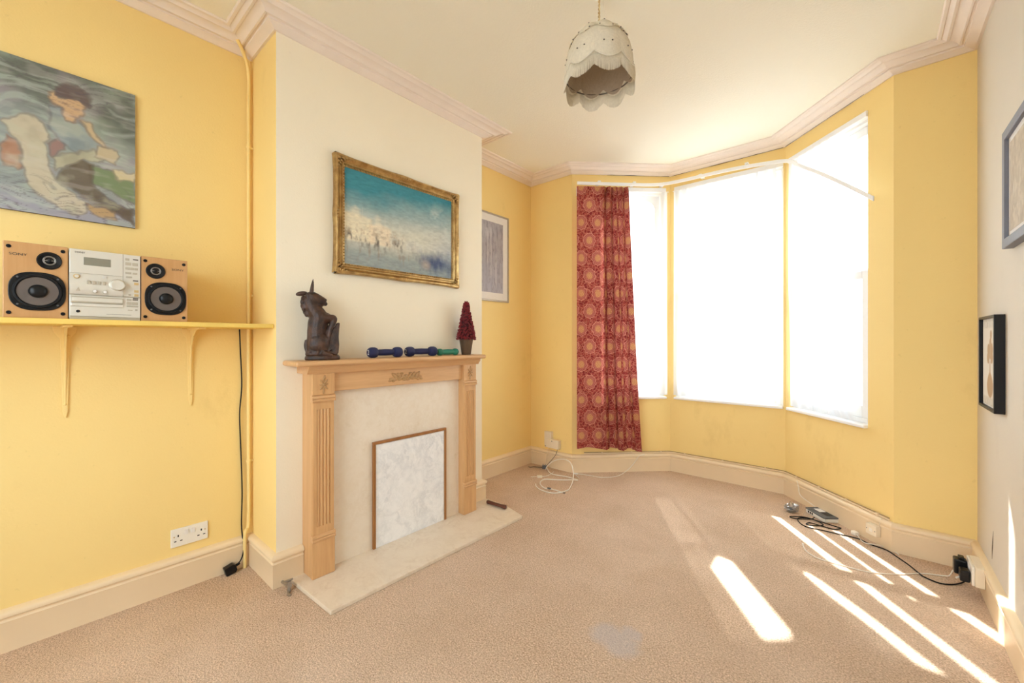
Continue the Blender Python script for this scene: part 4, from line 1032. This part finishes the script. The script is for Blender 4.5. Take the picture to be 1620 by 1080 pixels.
# ------------------------------------------------------------------ pipe, socket and power cord on the left wall
pp = thing('painted_pipe', 'yellow painted gas pipe running up the alcove corner', 'pipe', (XA + .02, YB0 - .022, 0))
pts = smooth_path([(.014, -.022, 0), (.014, -.022, .15), (.016, -.018, .19), (.0, 0, .24), (0, 0, .6), (0, 0, 1.5), (0, 0, 2.35), (0, 0, 2.58), (.03, -.03, 2.66), (.065, -.07, 2.70)], 6)
MB().tube(pts, .0085, 10).build('pipe', 'wall', pp, smooth=True)
for z in (.55, 1.42, 2.2):
    MB().lathe([(.0115, z - .006), (.0115, z + .006)], 12).box(-.004, .004, 0, .020, z - .005, z + .005).build('pipe_clip', 'wall', pp)

def socket_plate(name, label, loc, rz, group=None):
    root = thing(name, label, 'socket', loc, rz)
    MB().box(-.073, .073, -.009, -.0005, -.043, .043).build('plate', 'white_plastic', root, bevel=.003)
    for s_ in (-1, 1):
        MB().box(s_ * .013 - .007, s_ * .013 + .007, -.0125, -.009, .008, .030).build('switch', 'mat_board', root, bevel=.001)
        for (dx, dz, w, h) in ((0, .012, .0026, .0050), (-.0115, -.012, .0045, .0022), (.0115, -.012, .0045, .0022)):
            MB().box(s_ * .045 + dx - w, s_ * .045 + dx + w, -.0094, -.0085, dz - h - .004, dz + h - .004).build('pin_hole', 'hole', root)
        MB().lathe([(.003, .0085), (.003, .0098), (0, .0098)], 10, Matrix.Translation((s_ * .060, 0, .006)) @ ROTX).build('screw', 'brass', root)
    return root
socket_plate('wall_socket', 'white double wall socket above the left skirting', (XA, .497, .245), LW)
pc = thing('power_cord', 'black power cord hanging from shelf with unplugged black plug', 'cord', (XA + .04, .665, 0), R(0))
o = MB().tube(smooth_path([(-.030, .040, 1.241), (-.028, .043, 1.14), (-.030, .050, .95), (-.028, .040, .80), (-.031, .046, .62), (-.024, .050, .40), (-.026, .048, .22), (-.010, .052, .12), (-.004, .048, .075), (0, .034, .045), (0, .012, .030)], 6), .0032, 8).build('cable', 'black_rubber', pc, smooth=True)
PM = Matrix.Translation((.006, -.012, .024)) @ Matrix.Rotation(R(14), 4, 'X')
MB().prism([(-.024, -.020), (.018, -.022), (.026, -.012), (.026, .012), (.018, .022), (-.024, .020)], -.019, .019, 'x', PM).build('plug', 'black_plastic', pc, bevel=.004, seg=3)
MB().lathe([(.008, 0), (.006, .016), (.004, .024)], 10, PM @ Matrix.Translation((0, .022, .003)) @ Matrix.Rotation(R(-90), 4, 'X')).build('cord_grip', 'black_rubber', pc, smooth=True)
# ------------------------------------------------------------------ pendant lamp
LX, LY = -.905, 1.63
lamp = thing('pendant_lamp', 'cream fringed Victorian style pendant lampshade hanging from the ceiling', 'lamp', (LX, LY, ZC))
MB().lathe([(0, -.028), (.016, -.028), (.022, -.022), (.040, -.010), (.043, -.0005), (0, -.0005)], 28).build('ceiling_rose', 'white_plastic', lamp, smooth=True)
MB().tube([(.003 * math.cos(z * 190), .003 * math.sin(z * 190), -.028 - z) for z in [k * .004 for k in range(36)]], .0024, 6).tube([(-.003 * math.cos(z * 190), -.003 * math.sin(z * 190), -.028 - z) for z in [k * .004 for k in range(36)]], .0024, 6).build('flex', 'gold_button', lamp, smooth=True)
MB().tube([(.02, 0, -.028), (.022, .01, -.09), (.030, .015, -.155)], .0012, 5).build('hanging_cord', 'fringe', lamp)
MB().lathe([(0, -.23), (.018, -.23), (.020, -.20), (.018, -.165), (.009, -.145), (0, -.145)], 16).build('bulb_holder', 'white_plastic', lamp, smooth=True)
ZR = 2.347 - ZC; RR = .150; NP = 8; PH = math.radians(40.9 + 90 + 22.5 + 3)
def lobe(a): return abs(math.sin(NP * (a - PH) / 2))          # 0 at ribs, 1 mid panel
prof = [(.022, -.168), (.050, -.178), (.085, -.200), (.114, -.232), (.136, -.275), (.147, -.325), (.150, ZR)]
def shade_pt(u, v, extra=0):
    a = 2 * math.pi * u; k = v * (len(prof) - 1); i = min(int(k), len(prof) - 2); q = k - i
    r = prof[i][0] + (prof[i + 1][0] - prof[i][0]) * q; z = prof[i][1] + (prof[i + 1][1] - prof[i][1]) * q
    lb = lobe(a)
    r = (r + extra) * (.965 + .05 * lb)
    z += .018 * v * v * (1 - lb) - .016 * v ** 3 * lb + .010 * (1 - v) * lb
    return (r * math.cos(a), r * math.sin(a), z)
sh = MB().grid(160, 24, shade_pt).build('shade', 'shade_cloth', lamp, smooth='all', fix=False)
# crown frill with its own scallops
def crown(u, v):
    a = 2 * math.pi * u; lb = lobe(a)
    p = shade_pt(u, .05 + v * (.44 + .10 * lb), .004 + .002 * v)
    return p
MB().grid(160, 8, crown).build('crown_frill', 'fringe', sh, smooth='all', fix=False)
MB().grid(120, 12, lambda u, v: tuple(x * (.955 if i < 2 else 1) for i, x in enumerate(shade_pt(u, .08 + .92 * v)))).build('lining', 'lining', sh, smooth='all', fix=False)
MB().tube([(.146 * math.cos(q), .146 * math.sin(q), ZR + .002) for q in [k * math.pi / 32 for k in range(64)]], .0028, 6, None, True).build('bottom_ring', 'cone_paper', lamp, smooth='all')
for k in range(NP):
    a = PH + k * 2 * math.pi / NP; u = (a / (2 * math.pi)) % 1
    MB().tube([Vector(shade_pt(u, j / 8, -.003)) for j in range(9)], .0016, 5).build('rib', 'cone_paper', lamp, smooth='all')
mb = MB(); me_ = MB(); ns = 416; rl = random.Random(5)
for k in range(ns):
    u = k / ns; p = Vector(shade_pt(u, 1, .002)); a = 2 * math.pi * u
    l = .056 + .004 * rl.random(); out = Vector((math.cos(a), math.sin(a), 0))
    sw = Vector((-math.sin(a), math.cos(a), 0)) * rl.uniform(-.0015, .0015)
    mb.tube([p + Vector((0, 0, .002)), p + out * .002 + Vector((0, 0, -.02)), p + out * .001 + sw + Vector((0, 0, -l))], .0011, 4)
o = mb.build('fringe', 'fringe', sh, smooth='all', fix=False); o['kind'] = 'stuff'
MB().tube([Vector(shade_pt(k / 160, 1, .003)) for k in range(160)], .0026, 6, None, True).build('edge_braid', 'fringe', sh, smooth='all')
mb = MB()
for k in range(NP):
    for (du, v) in ((-.30, .52), (-.12, .55), (.08, .555), (.26, .53), (-.16, .80), (.14, .80), (0, .30)):
        u = (PH + (k + .5 + du) * 2 * math.pi / NP) / (2 * math.pi) % 1
        mb.ball(shade_pt(u, v, .0055 if v < .54 else .001), (.0036, .0036, .0024), None, 6, 4)
o = mb.build('eyelets', 'cone_paper', sh, smooth='all', fix=False); o['kind'] = 'stuff'
# ------------------------------------------------------------------ far left corner: junction box and cables
jb = thing('telephone_junction_box', 'cream telephone junction boxes on the wall beside the red curtain', 'junction box', (-2.23, YF, .19))
MB().box(-.085, -.005, -.034, -.001, .015, .145).build('upper_box', 'cream_plastic', jb, bevel=.003)
MB().box(-.070, .080, -.046, -.001, 0, .080, Matrix.Rotation(R(1.5), 4, 'Y')).build('lower_box', 'cream_plastic', jb, bevel=.004)
for (x, z) in ((-.062, .012), (.010, .066)): MB().lathe([(.005, .045), (.005, .0475), (0, .0475)], 10, Matrix.Translation((x, 0, z)) @ ROTX).build('screw', 'grey_plastic', jb)
MB().tube(smooth_path([(-.045, -.022, 0), (-.05, -.035, -.05), (-.055, -.045, -.12), (-.04, -.07, -.185)], 5), .0022, 6).build('cable_tail', 'cream_plastic', jb, smooth=True)
MB().tube(smooth_path([(.055, -.02, 0), (.05, -.036, -.045), (.02, -.04, -.09), (-.03, -.06, -.155), (-.045, -.09, -.186)], 5), .0020, 6).build('cable_tail', 'cone_paper', jb, smooth=True)
cc = thing('aerial_cable', 'white aerial cable coiled in loops on carpet in far corner', 'cable', (-2.0, 2.85, 0))
def off(pts, o): return [(p[0] - o[0], p[1] - o[1], p[2] - (o[2] if len(o) > 2 else 0)) for p in pts]
CO = (-2.0, 2.85)
z = .0045
MB().tube(off(smooth_path([(-2.26, 3.10, .02), (-2.234, 3.048, .012), (-2.213, 3.048, .05), (-2.146, 3.048, .105), (-2.064, 3.048, .137), (-2.001, 3.046, .139), (-1.950, 3.03, .118), (-1.905, 2.99, .068), (-1.872, 2.93, .020), (-1.835, 2.84, z), (-1.806, 2.752, z), (-1.828, 2.662, z), (-1.886, 2.618, z), (-1.979, 2.624, z), (-2.05, 2.665, z), (-2.081, 2.70, z)], 6), CO), .0042, 8).build('coil', 'white_plastic', cc, smooth=True)
MB().tube(off(smooth_path([(-2.25, 3.09, .012), (-2.14, 3.0, z), (-2.0, 3.02, z), (-1.891, 3.008, .008), (-1.86, 2.985, .012), (-1.90, 2.965, .012), (-1.953, 2.941, z), (-2.032, 2.886, z), (-2.096, 2.843, z), (-2.083, 2.767, z), (-2.037, 2.711, z), (-1.972, 2.675, z), (-1.911, 2.672, .012), (-1.86, 2.673, .014), (-1.80, 2.682, z)], 6), CO), .0042, 8).build('coil', 'white_plastic', cc, smooth=True)
MB().lathe([(.0055, -.017), (.0065, -.01), (.0065, .01), (.0055, .017)], 10, Matrix.Translation((-1.925 - CO[0], 2.672 - CO[1], .013)) @ Matrix.Rotation(R(5), 4, 'Z') @ ROTY).build('connector', 'grey_plastic', cc, smooth=True)
MB().lathe([(.005, -.01), (.007, 0), (.007, .008)], 10, Matrix.Translation((-1.793 - CO[0], 2.683 - CO[1], .007)) @ ROTY).build('end_plug', 'steel', cc, smooth=True)
cb = thing('cable_block', 'small cream cable connector block on carpet below the junction box', 'connector', (-2.160, 2.857, 0), R(38))
MB().box(-.022, .022, -.012, .012, .001, .021).build('block', 'cream_plastic', cb, bevel=.003)
MB().tube(smooth_path([(.022, 0, .011), (.06, .03, .006), (.10, .09, .004), (.13, .16, .004)], 5), .0022, 6).build('cable_tail', 'white_plastic', cb, smooth=True)
MB().tube(smooth_path([(-.022, 0, .011), (-.05, .012, .004), (-.075, .01, .004)], 5), .0020, 6).build('cable_tail', 'white_plastic', cb, smooth=True)
bb = thing('cable_splitter', 'small dark cable splitter lying against the far corner skirting', 'splitter', (-2.275, 3.082, 0), R(30))
MB().box(-.02, .02, -.015, .015, .001, .032).build('body', 'grey_plastic', bb, bevel=.003)
for k in (-1, 1): MB().tube([(k * .009, -.010, .03), (k * .011, -.014, .048)], .004, 8).build('terminal', 'steel', bb, smooth=True)
MB().tube(smooth_path([(-.02, 0, .012), (-.06, .02, .006), (-.10, .03, .005), (-.13, .0, .008), (-.15, .02, .005)], 5), .0035, 6).build('cable_tail', 'cone_paper', bb, smooth=True)
fc = thing('telephone_wire', 'thin white wire trailing from below the curtain up the bay skirting', 'wire', (-1.8, 3.2, 0))
fo = (-1.8, 3.2)
ax, ay = bayoff(L0, L1, .66, .034)
MB().tube(off(smooth_path([(-1.90, 3.07, .003), (-1.976, 3.14, .004), (-1.851, 3.185, .003), (-1.749, 3.212, .003), (-1.667, 3.33, .004), (ax - .06, ay - .075, .03), (ax - .02, ay - .01, .10), (ax, ay, .138), (ax + .04, ay + .04, .156)], 6), fo), .0026, 6).build('wire', 'white_plastic', fc, smooth=True)
MB().box(-.018, .018, -.006, .006, 0, .012, Matrix.Translation((-1.972 - fo[0], 3.137 - fo[1], 0)) @ Matrix.Rotation(R(20), 4, 'Z')).build('connector', 'white_plastic', fc, bevel=.002)

# cable clipped along the top of the bay skirting
sk = thing('skirting_cable', 'painted cable clipped along the top of the bay skirting', 'cable', (-1.0, 3.77, .16))
pts = [(*bayoff(L0, L1, .12, .008), .1665), (*bayoff(L0, L1, .985, .008), .1665), (*bayoff(L1, R1, .02, .008), .1665), (*bayoff(L1, R1, .985, .008), .1665), (*bayoff(R1, R0, .02, .008), .1665), (*bayoff(R1, R0, .98, .008), .1665)]
MB().tube(off(pts, (-1.0, 3.77, .16)), .0052, 8).build('cable', 'skirting', sk, smooth=True)
pts = [(p[0], p[1], p[2] + .010) for p in pts]
MB().tube(off(pts, (-1.0, 3.77, .16)), .0024, 6).build('thin_cable', 'wire_brown', sk, smooth=True)
for (A_, B_, ts) in ((L0, L1, (.3, .6, .9)), (L1, R1, (.15, .5, .85)), (R1, R0, (.15, .4, .65, .9))):
    for t_ in ts:
        x, y = bayoff(A_, B_, t_, .010); a = frame_of(A_, B_)[1]
        MB().box(-.006, .006, -.007, .007, -.001, .016, Matrix.Translation((x + 1.0, y - 3.77, .002)) @ Matrix.Rotation(a, 4, 'Z')).build('clip', 'skirting', sk, bevel=.001)

# ------------------------------------------------------------------ right side: router, cables, sockets
rx, ry = -.245, 3.452
ro = thing('broadband_router', 'grey topped white broadband router on carpet by the right skirting', 'router', (rx, ry, 0), R(-50.0))
MB().box(-.088, .088, -.054, .054, .002, .026).build('case', 'white_plastic', ro, bevel=.006, seg=3)
MB().box(-.089, .089, -.055, .055, .026, .036).build('lid', 'grey_plastic', ro, bevel=.004, seg=3)
MB().box(-.060, -.004, -.018, .026, .036, .0366).build('sticker', 'mat_board', ro)
MB().box(.004, .062, -.018, .026, .036, .0364).build('lid_recess', 'black_plastic', ro)
for k in range(3): MB().box(-.064 + k * .018, -.052 + k * .018, -.0546, -.0536, .010, .022).build('port', 'hole', ro)
for k in range(2): MB().box(-.0886, -.0876, -.03 + k * .02, -.018 + k * .02, .010, .020).build('port', 'hole', ro)
bu = thing('wrapped_bundle', 'small grey bundle in crumpled clear plastic near the router', 'bundle', (-.418, 3.425, 0))
mb = MB().ball((0, 0, .028), (.033, .028, .027), None, 16, 10)
mb.v = [tuple(Vector(v) + Vector(v).normalized() * .010 * mnoise.noise(Vector(v) * 60)) for v in mb.v]; zm = min(v[2] for v in mb.v); mb.v = [(v[0], v[1], v[2] - zm) for v in mb.v]
mb.build('bundle', 'grey_plastic', bu)
mb = MB().ball((.004, 0, .033), (.042, .036, .032), None, 14, 9)
mb.v = [tuple(Vector(v) + Vector(v).normalized() * .022 * mnoise.noise(Vector(v) * 45 + Vector((3, 1, 2)))) for v in mb.v]; zm = min(v[2] for v in mb.v); mb.v = [(v[0], v[1], max(v[2] - zm, .0005)) for v in mb.v]
mb.build('wrapping', 'film', bu)

BC = [(.349, 2.99, .075), (.349, 2.985, .04), (.345, 2.975, .010), (.302, 2.916), (.251, 2.885), (.204, 2.907), (.186, 2.932), (.149, 3.013), (.108, 3.08), (.064, 3.145), (-.008, 3.172), (-.059, 3.215), (-.137, 3.213), (-.226, 3.21), (-.311, 3.205), (-.358, 3.266), (-.363, 3.335), (-.299, 3.37), (-.232, 3.30, .009), (-.272, 3.26), (-.315, 3.249), (-.301, 3.289), (-.245, 3.283), (-.181, 3.274), (-.145, 3.32), (-.186, 3.335), (-.265, 3.34, .010), (-.334, 3.355, .010), (-.408, 3.324), (-.397, 3.303), (-.351, 3.301, .010), (-.300, 3.345, .010), (-.285, 3.385, .012)]
bk = thing('black_cable', 'thin black cable tangled in front of the router on the carpet', 'cable', (0, 3.1, 0))
MB().tube(off(smooth_path([(p[0], p[1], p[2] if len(p) > 2 else .004) for p in BC], 6), (0, 3.1)), .0032, 7).build('cable', 'black_rubber', bk, smooth=True)
wc = thing('white_cable', 'thin white cable curving over carpet from the black adapter', 'cable', (0, 2.9, 0))
WC = [(.300, 2.93, .066), (.290, 2.945, .03), (.275, 2.985, .006), (.197, 2.951), (.100, 2.858), (-.007, 2.790), (-.119, 2.781), (-.221, 2.786), (-.275, 2.837), (-.299, 2.912)]
MB().tube(off(smooth_path([(p[0], p[1], p[2] if len(p) > 2 else .0035) for p in WC], 6), (0, 2.9)), .0026, 7).build('cable', 'white_plastic', wc, smooth=True)
MB().lathe([(.004, -.008), (.0045, .008)], 8, Matrix.Translation((-.299, .014, .005)) @ Matrix.Rotation(R(100), 4, 'Z') @ ROTY).build('end_plug', 'white_plastic', wc, smooth=True)
wx_ = thing('white_lead', 'short white lead from small plug beside the router along skirting', 'cable', (-.02, 3.2, 0))
MB().box(-.018, .018, -.013, .013, .0, .022, Matrix.Translation((-.055, .075, 0)) @ Matrix.Rotation(R(-50), 4, 'Z')).build('plug', 'white_plastic', wx_, bevel=.003)
MB().tube(off(smooth_path([(-.065, 3.262, .01), (-.045, 3.20, .004), (-.02, 3.155, .010), (.02, 3.172, .010), (.060, 3.182, .0035), (.10, 3.15, .0035), (.115, 3.118, .0035)], 6), (-.02, 3.2)), .0026, 7).build('cable', 'white_plastic', wx_, smooth=True)
rw = thing('router_wire', 'pale wire dropping from skirting cable down to the router', 'wire', (-.33, 3.6, 0))
ax, ay = bayoff(R1, R0, .19, .032)
MB().tube(off(smooth_path([(ax, ay, .158), (ax + .012, ay - .022, .12), (ax + .03, ay - .07, .075), (-.300, 3.535, .040), (-.295, 3.520, .036)], 5), (-.33, 3.6)), .0024, 6).build('wire', 'white_plastic', rw, smooth=True)
# telephone socket on the skirting
a = frame_of(R1, R0)[1]; x, y = bayoff(R1, R0, .90, .0225)
ts = thing('telephone_socket', 'small cream telephone socket box on the skirting right of router', 'socket', (x, y, .05), a)
MB().box(-.034, .034, -.030, -.0005, 0, .062).build('box', 'cream_plastic', ts, bevel=.003)
MB().box(-.010, .010, -.0312, -.0295, .020, .040).build('port_cover', 'white_plastic', ts, bevel=.0005)
for s_ in (-1, 1): MB().lathe([(.003, .0298), (.003, .031), (0, .031)], 8, Matrix.Translation((s_ * .026, 0, .031)) @ ROTX).build('screw', 'grey_plastic', ts)
MB().tube([(.03, -.012, .062), (.032, -.004, .085), (.034, .002, .112)], .0024, 6).build('wire', 'cream_plastic', ts, smooth=True)
# surface socket box on the right wall skirting with adapters
rb = thing('surface_socket_box', 'cream double socket box fixed low on the right wall skirting', 'socket', (XR - .0225, 2.875, .065), -LW)
MB().box(-.076, .076, -.032, -.0005, -.002, .088).build('back_box', 'cream_plastic', rb, bevel=.003)
MB().box(-.073, .073, -.042, -.032, 0, .086).build('plate', 'white_plastic', rb, bevel=.003)
for s_ in (-1, 1): MB().box(s_ * .012 - .006, s_ * .012 + .006, -.045, -.042, .052, .074).build('switch', 'mat_board', rb, bevel=.001)
ad = thing('black_power_adapter', 'black power adapter plugged into the right wall socket box', 'adapter', (XR - .0655, 2.915, .068), -LW)
MB().box(-.026, .026, -.046, -.001, .0, .070).build('body', 'black_plastic', ad, bevel=.007, seg=3)
MB().box(-.016, .016, -.030, -.010, .070, .082).build('earth_tab', 'black_plastic', ad, bevel=.003)
pl = thing('white_plug', 'white plug at the far end of the right socket box', 'plug', (XR - .0655, 2.845, .066), -LW)
MB().box(-.024, .024, -.034, -.001, 0, .052).build('body', 'black_plastic', pl, bevel=.005, seg=3)
MB().tube([(0, -.034, .01), (.01, -.045, .005)], .004, 8).build('cord_grip', 'white_plastic', pl, smooth=True)
pl['label'] = 'squat black plug beside the taller black power adapter'; pl['category'] = 'plug'; pl.name = 'black_plug'
# hairline crack in the right-hand plaster
ck = MB().tube([(XR - .0003, 2.800, .335), (XR - .0003, 2.806, .29), (XR - .0003, 2.812, .255), (XR - .0003, 2.826, .20)], 1, 5, None, False, [.0004, .0022, .0026, .0004]).build('plaster_crack', 'crack')
ck.parent = bpy.data.objects['wall_right']
